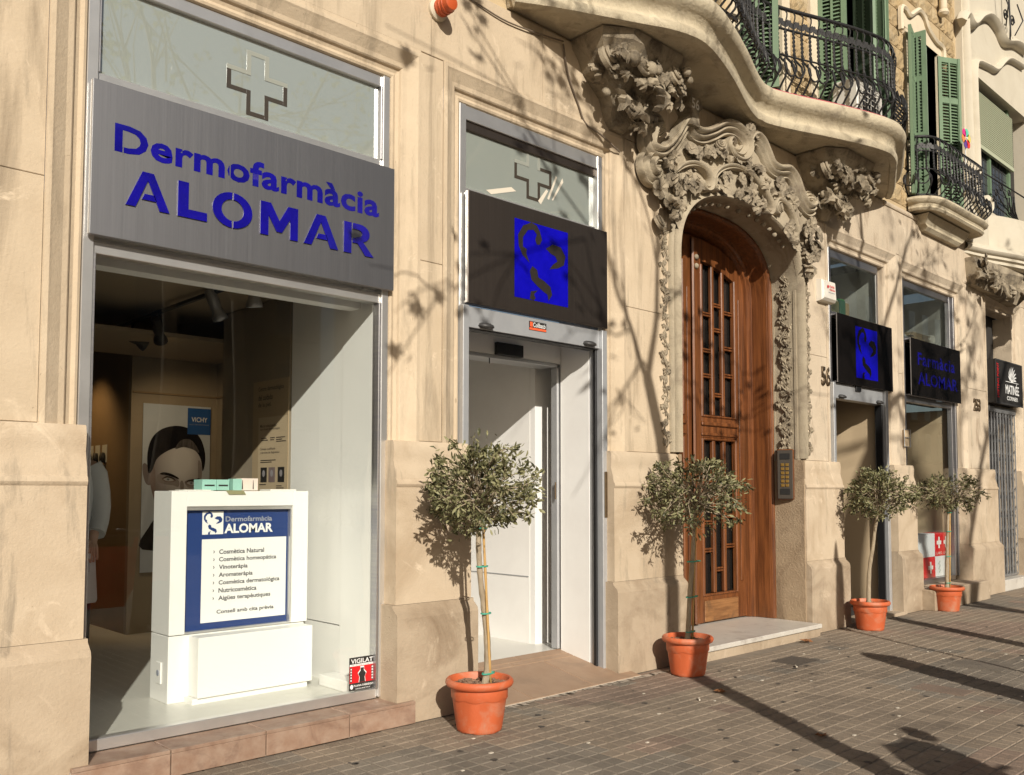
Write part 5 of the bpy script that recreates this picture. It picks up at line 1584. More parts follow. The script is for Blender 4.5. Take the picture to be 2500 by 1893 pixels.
for ex, ez in ((692, 1445), (865, 1472)):
    fq([(ex - 46, ez - 2), (ex - 12, ez - 24), (ex + 36, ez - 14), (ex + 58, ez + 10), (ex + 34, ez - 5), (ex - 10, ez - 15)], 'print_black', .0030, 'lash')
    fq([(ex - 45, ez - 5), (ex - 10, ez - 22), (ex + 35, ez - 10), (ex + 55, ez + 12), (ex + 20, ez + 20), (ex - 25, ez + 16)], 'poster_skin_shadow', .0021, 'eyelid')
    fq([(ex - 33, ez), (ex - 5, ez - 12), (ex + 28, ez - 3), (ex + 40, ez + 10), (ex, ez + 14)], 'poster_white', .0023, 'eye')
    fq([(ex - 12, ez), (ex, ez - 12), (ex + 12, ez), (ex, ez + 12)], 'poster_eye', .0025, 'iris'); fq([(ex - 5, ez), (ex, ez - 5), (ex + 5, ez), (ex, ez + 5)], 'print_black', .0027, 'pupil')
fq([(775, 1560), (800, 1500), (815, 1560), (820, 1610), (790, 1620)], 'poster_skin_shadow', .0021, 'nose')
fq([(730, 1680), (790, 1665), (850, 1680), (790, 1700)], 'poster_skin_shadow', .0021, 'mouth')
fq([(560, 1800), (640, 1720), (800, 1740), (900, 1850), (990, 1960), (520, 1960)], 'poster_hair', .0008, 'shoulders')
a, b = Pq(828, 1100), Pq(1004, 900)
flat(rect(*a, *b), qy - .003, 'print_blue', PST, 'blue_square')
a, b = Pq(858, 1004), Pq(978, 968)
text('VICHY', (*a, *b), qy - .004, 'print_white', PST)
a, b = Pq(842, 1030), Pq(992, 1020)
text('LABORATOIRES DERMATOLOGIQUE', (*a, *b), qy - .004, 'print_lightgrey', PST)

# brown text board on the right-hand shop wall
BRD = thing('text_board', 'tan text board with small portraits on the shop wall right of the face poster', 'board', (3.315, 1.43, 1.0))
MB().box(3.312, 3.319, 1.195, 1.72, .9, 2.25).build('board', 'board_tan', BRD)
flat([(1.63, .95), (1.20, .95), (1.20, 1.975), (1.63, 1.975)], 3.3112, 'board_cream', BRD, 'lower_field', 'yz')
def btxt(s, y1, y0, z0, z1, mt='print_black', bold=.008):
    # reads from far (large y, left in view) to near
    o = text(s, (y1, z0, y0, z1), 3.310, mt, BRD, plane='yz', bold=bold)
for s, y1, y0, z0 in (('Centro dermatológico', 1.635, 1.26, 2.165), ('del cuidado', 1.635, 1.42, 2.105), ('de la piel.', 1.635, 1.44, 2.045)):
    btxt(s, y1, y0, z0, z0 + .042)
for s, y1, y0, z0, h in (('Marcas seleccionadas', 1.60, 1.36, 1.90, .022), ('con el aval dermatológico', 1.60, 1.31, 1.873, .022), ('Consejo cualificado', 1.60, 1.37, 1.725, .022), ('y servicios de diagnóstico', 1.60, 1.31, 1.698, .022)):
    btxt(s, y1, y0, z0, z0 + h)
for k_, (za, y1_, y0_) in enumerate(((1.815, 1.585, 1.50), (1.80, 1.585, 1.48), (1.815, 1.45, 1.38), (1.80, 1.45, 1.39), (1.815, 1.36, 1.23), (1.80, 1.36, 1.27), (1.786, 1.36, 1.22), (1.65, 1.59, 1.36), (1.636, 1.59, 1.42), (1.47, 1.60, 1.50), (1.46, 1.35, 1.27), (1.445, 1.35, 1.24))):
    flat([(y1_, za), (y0_, za), (y0_, za + .006), (y1_, za + .006)], 3.3098, 'print_black', BRD, 'small_print', 'yz')
for ya, mt in ((1.49, 'print_black'), (1.37, 'poster_skin_shadow'), (1.235, 'print_black')):
    flat([(ya + .095, 1.49), (ya, 1.49), (ya, 1.60), (ya + .095, 1.60)], 3.3098, mt, BRD, 'portrait', 'yz')
    flat([(ya + .047 + .022 * math.cos(t * .6), 1.555 + .026 * math.sin(t * .6)) for t in range(10)], 3.3092, 'poster_skin', BRD, 'portrait_face', 'yz')

# track and spotlights
TR = Vector((2.75, 3.45, 2.775)); TR2 = Vector((2.86, .5, 2.845))
tag(MB().tube([TR, TR2], .018, 6).build('light_track', 'rubber'), 'black lighting track running across the shop ceiling', 'track')
def spot(label, t, aim, lit=False, dark=False, drop=.10):
    p = TR.lerp(TR2, t)
    o = thing('spotlight', label, 'spotlight', tuple(p), 'spotlights on the ceiling track')
    MB().tube([p, p - Vector((0, 0, drop))], .010, 6).build('stem', 'rubber', o)
    c = p - Vector((0, 0, drop + .03))
    ax = Vector(aim).normalized()
    q = ax.to_track_quat('Z', 'Y').to_matrix().to_4x4()
    m = MB().lathe([(.0, -.10), (.035, -.10), (.042, -.07), (.040, .02), (.034, .05), (.05, .09), (.055, .12), (.052, .125), (.045, .10)], 14)
    b = m.build('head', 'galvanised' if 'grey' in label else 'rubber', o, True, 40)
    b.data.transform(Matrix.Translation(c) @ q)
    d_ = MB().lathe([(.0, .105), (.044, .105), (.0, .1055)], 14).build('lens', 'bulb' if lit else 'iron_light', o)
    d_.data.transform(Matrix.Translation(c) @ q)
    if lit:
        ld_ = bpy.data.lights.new('spotlight_lamp', 'SPOT')
        ld_.energy = 30; ld_.spot_size = R(85); ld_.color = (1, .72, .42); ld_.shadow_soft_size = .04; ld_.spot_blend = .7
        lo = link(bpy.data.objects.new('lamp', ld_), o)
        lo.location = c + ax * .13
        lo.rotation_euler = ax.to_track_quat('-Z', 'Y').to_euler()
spot('lit black spotlight on the shop ceiling track, second from the left', .40, (.62, .85, -.95), True)
spot('unlit black spotlight at the left end of the shop ceiling track', .24, (.9, -.1, -.45))
spot('grey spotlight under the middle of the shop ceiling track', .70, (.35, -.1, -.9), False, False, .05)
spot('grey spotlight on the track, nearest the window cheek', .88, (.12, .1, -.95), False, False, .04)
# warm wall washer over the niches (the brown wall is lamp-lit in the photograph)
wl = bpy.data.lights.new('niche_lamp', 'SPOT'); wl.energy = 24; wl.color = (1, .62, .28); wl.spot_size = R(95); wl.spot_blend = .8; wl.shadow_soft_size = .05
wo = bpy.data.objects.new('niche_lamp', wl)
wt = thing('wall_washer', 'small wall washer lamp high on the brown shop wall over the display niches', 'lamp', (2.5, 4.3, 2.6))
MB().lathe([(.0, 0), (.05, 0), (.045, .07), (.02, .08), (.0, .08)], 12, (2.5, 4.3, 2.62)).build('housing', 'plate_black', wt, True)
link(wo, wt); wo.location = (2.5, 4.3, 2.6)
wo.rotation_euler = Vector((.5, 0, -.75)).to_track_quat('-Z', 'Y').to_euler()

# second shop interior behind the sliding door
tag(MB().box(3.97, 6.35, .50, 5.0, .09, .145).build('shop_floor', 'white_floor'), kind='structure')
tag(MB().box(3.97, 6.35, .66, 5.0, 2.80, 2.85).build('shop_ceiling', 'white_wall'), kind='structure')
m = MB().box(5.415, 5.53, .84, 5.0, .145, 2.8).box(3.96, 3.99, .56, 5.0, .145, 2.8).box(3.97, 5.5, 5.0, 5.05, .145, 2.8)
sw = tag(m.build('shop_wall', 'white_wall'), kind='structure')
MB().box(5.418, 5.75, .78, .838, .145, 2.8).build('wall_return', 'white_lacquer', sw)
MB().box(5.41, 5.4145, .85, 4.9, .70, .708).build('wall_joint', 'alu_grey', sw)
# third doorway: beige lining; fourth window: beige screen
tag(MB().box(10.60, 10.66, .165, 1.6, .05, 3.32).build('shop_wall', 'beige_panel'), kind='structure')
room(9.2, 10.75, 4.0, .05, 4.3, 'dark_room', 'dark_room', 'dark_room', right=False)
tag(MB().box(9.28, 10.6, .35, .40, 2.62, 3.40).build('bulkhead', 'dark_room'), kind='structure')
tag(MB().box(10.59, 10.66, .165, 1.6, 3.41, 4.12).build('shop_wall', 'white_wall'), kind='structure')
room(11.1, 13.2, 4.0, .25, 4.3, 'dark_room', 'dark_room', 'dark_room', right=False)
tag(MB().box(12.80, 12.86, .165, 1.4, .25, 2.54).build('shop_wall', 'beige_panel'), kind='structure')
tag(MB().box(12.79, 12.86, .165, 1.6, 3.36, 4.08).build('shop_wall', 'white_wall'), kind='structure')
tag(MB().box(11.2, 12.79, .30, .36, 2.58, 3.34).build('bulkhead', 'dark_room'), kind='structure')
# shelf things seen in the high panes
tag(MB().box(9.3, 10.58, .16, .34, 3.36, 3.40).build('shelf', 'dark_room'), 'narrow shelf behind the high pane beside the alarm box', 'shelf')
for lab, x0, x1, h, mt in (('dark green folder leftmost on the shelf in the high pane', 9.36, 9.52, .20, 'folder_green'), ('olive folder between two green ones in the high pane', 9.55, 9.74, .19, 'folder_olive'), ('green folder with lime top right of the olive one in the high pane', 9.77, 9.90, .22, 'folder_green'), ('brown folder rightmost on the shelf in the high pane', 9.91, 9.99, .20, 'paper_brown')):
    t = thing('folder', lab, 'folder', ((x0 + x1) / 2, .24, 3.402), 'folders on the shelf behind the high pane')
    MB().rbox(x0, x1, .18, .30, 3.402, 3.402 + h, .004).build('cover', mt, t)
    MB().box(x0 + .01, x1 - .01, .19, .29, 3.4025 + h, 3.414 + h).build('paper_edge', 'lime' if 'lime' in lab else 'carton_white', t)
rp = random.Random(9)
def crumple(name, label, cat, c, r, mt):
    m = MB()
    n = 9
    rings = []
    for i in range(1, 6):
        ph = math.pi * i / 6
        rings.append([(c[0] + r[0] * math.sin(ph) * math.cos(2 * math.pi * k / n) * rp.uniform(.75, 1.15), c[1] + r[1] * math.sin(ph) * math.sin(2 * math.pi * k / n) * rp.uniform(.75, 1.15), c[2] + r[2] * (1 - math.cos(ph)) * .5 * rp.uniform(.92, 1.05)) for k in range(n)])
    m.loft(rings, cap=True)
    return tag(m.build(name, mt), label, cat)
crumple('plastic_bag', 'crumpled pale plastic bag lying on the folders in the high pane', 'bag', (9.47, .24, 3.617), (.14, .07, .07), 'plastic_white')
tag(MB().box(11.25, 12.77, .16, .29, 3.325, 3.355).build('shelf', 'dark_room'), 'narrow shelf above the black sign reading Farmàcia ALOMAR', 'shelf')
crumple('plastic_bag', 'crumpled white bag left of the paper stack above the Farmàcia sign', 'bag', (11.47, .22, 3.356), (.15, .06, .11), 'plastic_white')
crumple('paper_bundle', 'pale crumpled paper right of the paper stack above the Farmàcia sign', 'paper', (12.42, .22, 3.356), (.12, .06, .19), 'carton_white')
pst = thing('paper_stack', 'stack of brown paper folders above the black Farmàcia sign', 'papers', (11.95, .22, 3.356))
for k in range(8):
    a = rp.uniform(-.05, .05)
    MB().box(11.72 + a, 12.24 + a + rp.uniform(-.04, .04), .165, .28, 3.356 + k * .018, 3.356 + k * .018 + .012).build('paper_folder', ('paper_brown', 'board_cream', 'paper_brown')[k % 3], pst)
# cartons with white crosses in the right-hand window
def cross_box(lab, x0, x1, y0, y1, z0, z1, mt, crosses, cm):
    t = thing('swiss_carton', lab, 'carton', ((x0 + x1) / 2, (y0 + y1) / 2, z0), 'cartons stacked in the right-hand pharmacy window')
    MB().rbox(x0, x1, y0, y1, z0, z1, .004).build('box', mt, t)
    for cx_, cz_, s in crosses:
        a = s * .33
        flat([(cx_ + u * s, cz_ + v * s) for u, v in ((-.33, -1), (.33, -1), (.33, -.33), (1, -.33), (1, .33), (.33, .33), (.33, 1), (-.33, 1), (-.33, .33), (-1, .33), (-1, -.33), (-.33, -.33))], y0 - .0015, cm, t, 'white_cross')
    return t
c = cross_box('red carton with two white crosses at upper right in the pharmacy window', 12.25, 12.72, .15, .32, .577, .88, 'print_red', ((12.37, .755, .075), (12.60, .755, .075)), 'print_white')
text('LABO  LABO', (12.28, .60, 12.70, .635), .1482, 'carton_pink', c)
cross_box('white carton at upper left of the red one in the pharmacy window', 11.60, 12.235, .15, .32, .577, .88, 'plastic_white', (), 'print_white')
cross_box('red carton with a single white cross at lower left in the pharmacy window', 11.60, 12.235, .15, .32, .312, .575, 'print_red', ((12.08, .44, .075),), 'print_white')
c = cross_box('white carton with plant drawings at lower right in the pharmacy window', 12.25, 12.72, .15, .32, .312, .575, 'plastic_white', (), 'print_white')
for xx, mt in ((12.37, 'folder_green'), (12.58, 'print_orange')):
    for k in range(7): flat(ell(xx + .02 * math.sin(k * 2.2), .37 + k * .022, .010, .014, 8), .1482, mt, c, 'plant_print')

# ------------------------------------------------------------------ person in a white coat, half hidden by the left pier
PX, PYY = 2.06, 1.98
PER = thing('person', 'person in a white coat and dark trousers standing inside behind the left pier', 'person', (PX, PYY, FL))
me = bpy.data.meshes.new('body')
J = {'pel': (0, 0, .93), 'sp': (0, .01, 1.15), 'ch': (0, .0, 1.34), 'nk': (0, 0, 1.50), 'hd': (0, -.01, 1.60), 'ht': (0, 0, 1.70),
     'sl': (-.17, 0, 1.42), 'el': (-.22, .02, 1.15), 'wl': (-.20, -.10, .93), 'sr': (.17, 0, 1.42), 'er': (.22, .03, 1.14), 'wr': (.20, -.12, .95),
     'hl': (-.09, 0, .88), 'kl': (-.10, -.01, .49), 'al': (-.10, .02, .09), 'tl': (-.10, -.14, .035), 'hr': (.09, 0, .88), 'kr': (.10, -.01, .49), 'ar': (.10, .02, .09), 'tr': (.10, -.14, .035)}
rads = {'pel': .15, 'sp': .13, 'ch': .15, 'nk': .055, 'hd': .085, 'ht': .075, 'sl': .06, 'el': .043, 'wl': .03, 'sr': .06, 'er': .043, 'wr': .03, 'hl': .085, 'kl': .058, 'al': .04, 'tl': .03, 'hr': .085, 'kr': .058, 'ar': .04, 'tr': .03}
names = list(J)
edges = [('pel', 'sp'), ('sp', 'ch'), ('ch', 'nk'), ('nk', 'hd'), ('hd', 'ht'), ('ch', 'sl'), ('sl', 'el'), ('el', 'wl'), ('ch', 'sr'), ('sr', 'er'), ('er', 'wr'), ('pel', 'hl'), ('hl', 'kl'), ('kl', 'al'), ('al', 'tl'), ('pel', 'hr'), ('hr', 'kr'), ('kr', 'ar'), ('ar', 'tr')]
for side, sx in (('l', -1), ('r', 1)):
    wx, wy, wz = J['w' + side]
    for k in range(5):
        fx = (k - 1.5) * .019
        if k == 4:
            pts = [(wx - sx * .025, wy - .03, wz - .04), (wx - sx * .045, wy - .055, wz - .07)]
        else:
            L = (.10, .115, .11, .09)[k]
            pts = [(wx + fx * .7, wy - .02, wz - .075), (wx + fx, wy - .035, wz - .075 - L * .5), (wx + fx * 1.05, wy - .06, wz - .075 - L * .85)]
        prev = 'w' + side
        for j, p in enumerate(pts):
            nm = f'f{side}{k}{j}'
            J[nm] = p; rads[nm] = (.014 if j == 0 else .009) if k < 4 else .011
            names.append(nm); edges.append((prev, nm)); prev = nm
me.from_pydata([J[n] for n in names], [(names.index(a), names.index(b)) for a, b in edges], [])
body = bpy.data.objects.new('body', me)
link(body, PER)
body.location = (PX, PYY, FL); body.rotation_euler = (0, 0, R(-25))
sk = body.modifiers.new('skin', 'SKIN')
for n, sv in zip(names, me.skin_vertices[0].data):
    sv.radius = (rads[n], rads[n] * (.75 if n in ('pel', 'sp', 'ch') else 1))
me.skin_vertices[0].data[0].use_root = True
sb = body.modifiers.new('sub', 'SUBSURF'); sb.levels = sb.render_levels = 2
me.materials.append(MATS['skin'])
def ring(z, rx, ry, n=20, cx_=0, cy_=0, wob=0):
    return [(cx_ + rx * math.cos(2 * math.pi * k / n) * (1 + wob * math.sin(k * 2.7)), cy_ + ry * math.sin(2 * math.pi * k / n) * (1 + wob * math.cos(k * 3.1)), z) for k in range(n)]
PM = Matrix.Translation((PX, PYY, FL)) @ Matrix.Rotation(R(-25), 4, 'Z')
m = MB()
m.loft([ring(.50, .215, .17, wob=.05), ring(.52, .22, .175, wob=.05), ring(.75, .205, .165, wob=.03), ring(.95, .195, .155, wob=.02), ring(1.12, .178, .145), ring(1.30, .195, .15), ring(1.41, .20, .13), ring(1.47, .13, .10), ring(1.49, .075, .075), ring(1.53, .07, .07)], cap=False)
ct = m.build('white_coat', 'coat_cloth', PER, True, 60); ct.data.transform(PM)
for s in (-1, 1):
    m = MB().tube([(s * .155, 0, 1.43), (s * .19, .005, 1.37), (s * .215, .02, 1.25), (s * .225, .03, 1.14), (s * .225, -.02, 1.05), (s * .21, -.09, .97)], [.075, .078, .07, .065, .06, .062], 10)
    a = m.build('sleeve', 'coat_cloth', PER, True, 60); a.data.transform(PM)
    m = MB().tube([(s * .085, 0, .95), (s * .095, -.005, .7), (s * .10, -.01, .45), (s * .10, .01, .2), (s * .10, .01, .07)], [.11, .098, .08, .075, .078], 12)
    a = m.build('trouser_leg', 'trousers', PER, True, 60); a.data.transform(PM)
    m = MB().loft([[(s * .10 + .045 * math.cos(t), .05 + .07 * math.sin(t) - .06, z) for t in [2 * math.pi * k / 14 for k in range(14)]] for z in ()]) if False else MB()
    m.loft([[(s * .10 + wx_ * math.cos(2 * math.pi * k / 14), -.04 + ly_ * math.sin(2 * math.pi * k / 14) , z) for k in range(14)] for z, wx_, ly_ in ((.0, .05, .14), (.03, .052, .142), (.06, .045, .12), (.09, .04, .07))], cap=True)
    a = m.build('shoe', 'shoe', PER, True, 50); a.data.transform(PM)
    m = MB().rbox(s * .13 - .06, s * .13 + .06, -.172, -.163, .72, .84, .003).build('coat_pocket', 'coat_cloth', PER); m.data.transform(PM)
m = MB().loft([ring(1.555, .085, .10, 16, 0, .01), ring(1.60, .10, .115, 16, 0, .012), ring(1.68, .10, .112, 16, 0, .012), ring(1.745, .07, .08, 16, 0, .01), ring(1.765, .02, .02, 16, 0, .01)], cap=True)
a = m.build('hair', 'hair_dark', PER, True); a.data.transform(PM @ Matrix.Translation((0, .018, .012)))
m = MB().lathe([(.0, 0), (.014, .004), (.010, .02), (.0, .03)], 8, (0, -.085, 1.60), 'y').box(-.022, .022, -.092, -.084, 1.562, 1.567)
for s in (-1, 1):
    m.lathe([(.0, .0), (.012, .0), (.008, .008), (.0, .01)], 8, (s * .032, -.083, 1.63), 'y')
a = m.build('face_features', 'skin', PER, True); a.data.transform(PM)

# ------------------------------------------------------------------ small things fixed to the wall
t = thing('alarm_lamp', 'orange beacon lamp on a round cream base, high on the wall above the entrances', 'lamp', (3.75, 0, 4.655))
MB().lathe([(.075, .0), (.075, .02), (.06, .035), (.055, .04)], 20, (3.70, 0, 4.645), 'y').build('base', 'lamp_base', t, True, 40)
MB().lathe([(.058, .04), (.056, .12), (.05, .155), (.03, .162), (.0, .162)], 20, (3.70, 0, 4.645), 'y').build('cap', 'lamp_orange', t, True, 40)
for k in range(3):
    MB().lathe([(.0595, .05 + k * .03), (.0605, .055 + k * .03), (.0595, .06 + k * .03)], 20, (3.70, 0, 4.645), 'y').build('rib', 'lamp_orange', t, True)
t = thing('alarm_box', 'cream alarm siren box on the wall beside the high pane, above number 56', 'alarm box', (9.02, 0, 3.44))
m = MB()
m.loft([[(8.86, -.001, 3.44), (9.16, -.001, 3.44), (9.16, -.001, 3.68), (8.86, -.001, 3.68)], [(8.86, -.06, 3.45), (9.16, -.06, 3.45), (9.16, -.06, 3.67), (8.86, -.06, 3.67)], [(8.88, -.085, 3.475), (9.14, -.085, 3.475), (9.14, -.075, 3.655), (8.88, -.075, 3.655)]], cap=True)
m.build('case', 'alarm_white', t)
MB().lathe([(.0, .0), (.085, .0), (.06, .012), (.0, .015)], 16, (0, 0, 0), 'y').build('sounder_slot', 'bronze', t).matrix_world = Matrix.Translation((9.03, -.083, 3.487)) @ Matrix.Diagonal((1, 1, .35, 1))
text('PLANA', (9.0, 3.595, 9.11, 3.62), -.0835, 'print_red', t, bold=.02); text('FÀBREGA', (9.0, 3.562, 9.12, 3.588), -.0845, 'print_red', t, bold=.02); flat(rect(8.97, 3.538, 9.11, 3.543), -.0865, 'print_lightgrey', t, 'small_print')
flat(ell(8.965, 3.60, .018, .018, 12), -.0835, 'print_red', t)
for s, x0, x1, z0, z1, lab in (('56', 8.93, 9.12, 2.55, 2.76, 'bronze house number 56 on the pier right of the carved doorway'), ('253', 13.30, 13.56, 2.555, 2.73, 'bronze house number 253 on the pier before the folding gate')):
    o = text(s, (x0, z0, x1, z1), 0, 'bronze', None, 'house_number', bold=.03)
    md = o.modifiers.new('solid', 'SOLIDIFY'); md.thickness = .010; md.offset = 0
    o.location = (0, -.008, 0)
    tag(o, lab, 'number')
t = thing('intercom', 'bronze intercom panel with brass buttons on the jamb right of the wooden door', 'intercom', (8.44, .16, 1.40))
pm = Matrix.Translation((8.45, .15, 1.60)) @ Matrix.Rotation(R(-72), 4, 'Z')
def loc_build(mb, name, mt, par):
    o = mb.build(name, mt, par); o.data.transform(pm); return o
loc_build(MB().rbox(-.085, .085, -.05, .0, -.26, .26, .012), 'back_box', 'wood', t)
loc_build(MB().rbox(-.078, .078, -.062, -.0505, -.25, .25, .006), 'plate', 'intercom_plate', t)
for r_ in range(6):
    for c_ in range(2):
        loc_build(MB().rbox(-.04 + c_ * .045, -.005 + c_ * .045, -.072, -.0625, .085 - r_ * .042, .115 - r_ * .042, .004), 'button', 'brass_button', t)
for zc in (.185, -.175):
    loc_build(MB().rbox(-.05, .05, -.066, -.0625, zc - .03, zc + .03, .003), 'grille', 'plate_black', t)
t = thing('notice_holder', 'small wire-framed notice holder on the pier between the two black signs', 'notice', (11.0, 0, 1.95))
MB().tube([(10.93, -.03, 1.97), (10.93, -.03, 2.18), (11.10, -.03, 2.18), (11.10, -.03, 1.97), (10.93, -.03, 1.97)], .006, 5).build('wire_frame', 'galvanised', t)
MB().box(10.94, 11.09, -.018, -.003, 1.975, 2.175).build('notice_plate', 'beige_panel', t)
MB().tube([(10.93, -.03, 2.08), (11.10, -.03, 2.08)], .005, 5).build('cross_wire', 'galvanised', t)
cb = MB().tube(spline([(3.85, -.008, 4.86), (4.1, -.012, 4.82), (4.35, -.015, 4.80), (4.7, -.02, 4.83), (4.92, -.02, 4.86)], 4), .006, 5)
tag(cb.build('wall_cable', 'cable'), 'thin cable sagging along the wall towards the big balcony', 'cable')
cb = MB().tube(spline([(4.92, -.02, 4.84), (4.98, -.015, 4.62), (5.1, -.012, 4.42), (5.18, -.012, 4.30), (5.36, -.012, 4.26), (5.6, -.012, 4.18)], 5), .007, 5)
tag(cb.build('wall_cable', 'cable'), 'thin cable running down the wall beside the left carved console', 'cable')
# air conditioner and flower windmill on the balconies
t = thing('air_conditioner', 'pale air conditioner unit standing behind the big balcony railing', 'air conditioner', (9.35, -.3, 5.24))
MB().rbox(9.02, 9.62, -.42, -.14, 5.30, 5.80, .012).build('case', 'ac_white', t)
MB().lathe([(.19, 0), (.19, .012), (.0, .012)], 24, (9.30, -.42, 5.55), 'y').build('fan_opening', 'rubber', t)
g = MB()
for k in range(7):
    g.box(9.08, 9.52, -.442, -.436, 5.37 + k * .06, 5.378 + k * .06); g.box(9.09 + k * .07, 9.098 + k * .07, -.4355, -.433, 5.36, 5.74)
g.build('fan_grille', 'ac_white', t)
MB().box(9.06, 9.12, -.40, -.16, 5.24, 5.30).box(9.52, 9.58, -.40, -.16, 5.24, 5.30).build('feet', 'rubber', t)
t = thing('windmill', 'toy windmill with coloured petals on the small balcony railing', 'windmill', (12.44, -.27, 6.0))
for k, nm in enumerate(('petal_mint', 'petal_yellow', 'petal_red', 'petal_purple', 'petal_orange', 'petal_pink')):
    a = R(75 - 60 * k)
    MB().prism_y(ell(12.44 + .095 * math.cos(a), 6.10 + .085 * math.sin(a), .062, .056, 14), -.305, -.298).build('petal', nm, t)
MB().tube([(12.44, -.29, 6.10), (12.45, -.28, 5.6)], .005, 5).build('stick', 'plastic_white', t)
MB().lathe([(.0, 0), (.016, .0), (.016, .014), (.0, .016)], 10, (12.44, -.305, 6.10), 'y').build('hub', 'print_white', t)
tk = tag(MB().add([(5.85, -.60, 5.40), (6.35, -.66, 5.32), (6.45, -.60, 5.36), (6.2, -.5, 5.46), (5.9, -.48, 5.50)], [(0, 1, 2, 3, 4)]).build('cloth_scrap', 'iron_light'), 'dark grey cloth caught on the railing of the big balcony, left part', 'cloth')
sd = tk.modifiers.new('solid', 'SOLIDIFY'); sd.thickness = .02

# ------------------------------------------------------------------ potted olive trees
def olive(seed, nleaf, rx, rz, cz):
    r = random.Random(seed)
    tw, lv = MB(), MB()
    tips = []
    lobes = [(Vector((r.gauss(0, 1), r.gauss(0, 1), r.gauss(.2, .8))).normalized(), r.uniform(.72, 1.08)) for _ in range(9)]
    for k in range(78):
        th = r.uniform(0, 2 * math.pi); ph = math.acos(r.uniform(-.8, 1))
        d = Vector((math.sin(ph) * math.cos(th), math.sin(ph) * math.sin(th), math.cos(ph)))
        lb = max(lobes, key=lambda q: q[0].dot(d))
        rad = r.uniform(.45, 1.0) ** .5 * lb[1] * (1.22 if r.random() < .16 else 1)
        tip = Vector((d.x * rx * rad, d.y * rx * rad, cz + d.z * rz * rad))
        root = Vector((r.uniform(-.04, .04), r.uniform(-.04, .04), cz - rz * r.uniform(.0, .8)))
        mid = root.lerp(tip, .55) + Vector((r.uniform(-.08, .08), r.uniform(-.08, .08), r.uniform(-.02, .10)))
        end = tip + Vector((0, 0, -r.uniform(0, .05)))
        pts = spline([root, mid, tip.lerp(end, .5), end], 4)
        n = len(pts)
        tw.tube(pts, [.0058 * (1 - .75 * i / n) for i in range(n)], 4)
        tips.append(pts)
    for k in range(nleaf):
        if r.random() < .33:
            while True:
                v = Vector((r.uniform(-1, 1), r.uniform(-1, 1), r.uniform(-1, 1)))
                if .30 < v.length < 1: break
            lb = max(lobes, key=lambda q: q[0].dot(v.normalized()))[1] * .92
            c_ = Vector((v.x * rx * lb, v.y * rx * lb, cz + v.z * rz * lb))
            pts = [c_ - v * .03, c_, c_ + v * .03]
        else:
            pts = tips[int(len(tips) * r.random() ** 1.15)]
        f = r.uniform(.22, 1.0) ** .75 * (len(pts) - 1)
        i = min(int(f), len(pts) - 2)
        p = pts[i].lerp(pts[i + 1], f - i) + Vector((r.gauss(0, .010), r.gauss(0, .010), r.gauss(0, .010)))
        tg = (pts[i + 1] - pts[i]).normalized()
        d = (tg * .75 + Vector((r.gauss(0, .55), r.gauss(0, .55), r.gauss(.0, .45)))).normalized()
        L = r.uniform(.028, .056); W = L * r.uniform(.12, .19)
        s = d.cross(Vector((r.gauss(0, 1), r.gauss(0, 1), r.gauss(0, 1)))).normalized()
        n = d.cross(s)
        bend = n * L * r.uniform(-.14, .14)
        a, b, c = p, p + d * L * .5 + bend, p + d * L
        lv.add([a, b - s * W + n * W * .3, b, b + s * W + n * W * .3, c, p + d * L * .22 - s * W * .7, p + d * L * .22 + s * W * .7, p + d * L * .78 - s * W * .75 + bend * .6, p + d * L * .78 + s * W * .75 + bend * .6],
               [(0, 5, 2), (5, 1, 2), (0, 2, 6), (6, 2, 3), (2, 1, 7), (2, 7, 4), (2, 4, 8), (2, 8, 3)])
    me = bpy.data.meshes.new('crown')
    me.from_pydata(lv.v, [], lv.f); me.materials.append(MATS['olive_leaf'])
    return me, tw.mesh('twigs', 'bark', True)
POTP = [(.0, .0), (.125, .0), (.130, .006), (.134, .02), (.158, .185), (.160, .192), (.163, .20), (.166, .245), (.178, .250), (.192, .258), (.2, .272), (.198, .288), (.188, .298), (.176, .298), (.170, .288), (.168, .25), (.0, .25)]
def pot_mesh():
    m = MB(); n = 40
    rings = []
    for i, (r_, z) in enumerate(POTP[1:-1]):
        ring_ = []
        for k in range(n):
            a = 2 * math.pi * k / n
            zz = z
            rr = r_
            if i in (4, 5): zz = z - .012 * abs(math.sin(a * 4)) ; rr = r_ + (.003 if i == 5 else 0)
            if i == 0 and k % 10 < 2: zz = .008
            ring_.append((rr * math.cos(a), rr * math.sin(a), zz))
        rings.append(ring_)
    m.loft(rings, cap=True)
    return m.mesh('pot', 'terracotta', True, 45)
POT = pot_mesh()
rs = random.Random(2)
m = MB().lathe([(.0, .262), (.06, .264), (.12, .258), (.169, .252)], 24)
SOIL = m.mesh('soil', 'soil', True)
m = MB()
for k in range(150):
    a, r_ = rs.uniform(0, 6.28), .16 * math.sqrt(rs.random())
    x, y, s = r_ * math.cos(a), r_ * math.sin(a), rs.uniform(.006, .016)
    q = Matrix.Rotation(rs.uniform(0, 6), 4, 'Z') @ Matrix.Rotation(rs.uniform(-.6, .6), 4, 'X')
    b = [Vector(v) for v in ((-s, -s * .5, -.003), (s, -s * .6, -.003), (s * .9, s * .6, -.002), (-s * .8, s * .5, -.003), (-s * .8, -s * .4, .004), (s * .8, -s * .4, .005), (s * .7, s * .4, .004), (-s * .7, s * .4, .005))]
    m.add([(q @ v) + Vector((x, y, .264)) for v in b], [(0, 3, 2, 1), (4, 5, 6, 7), (0, 1, 5, 4), (1, 2, 6, 5), (2, 3, 7, 6), (3, 0, 4, 7)])
CHIPS = m.mesh('bark_chips', 'chip')
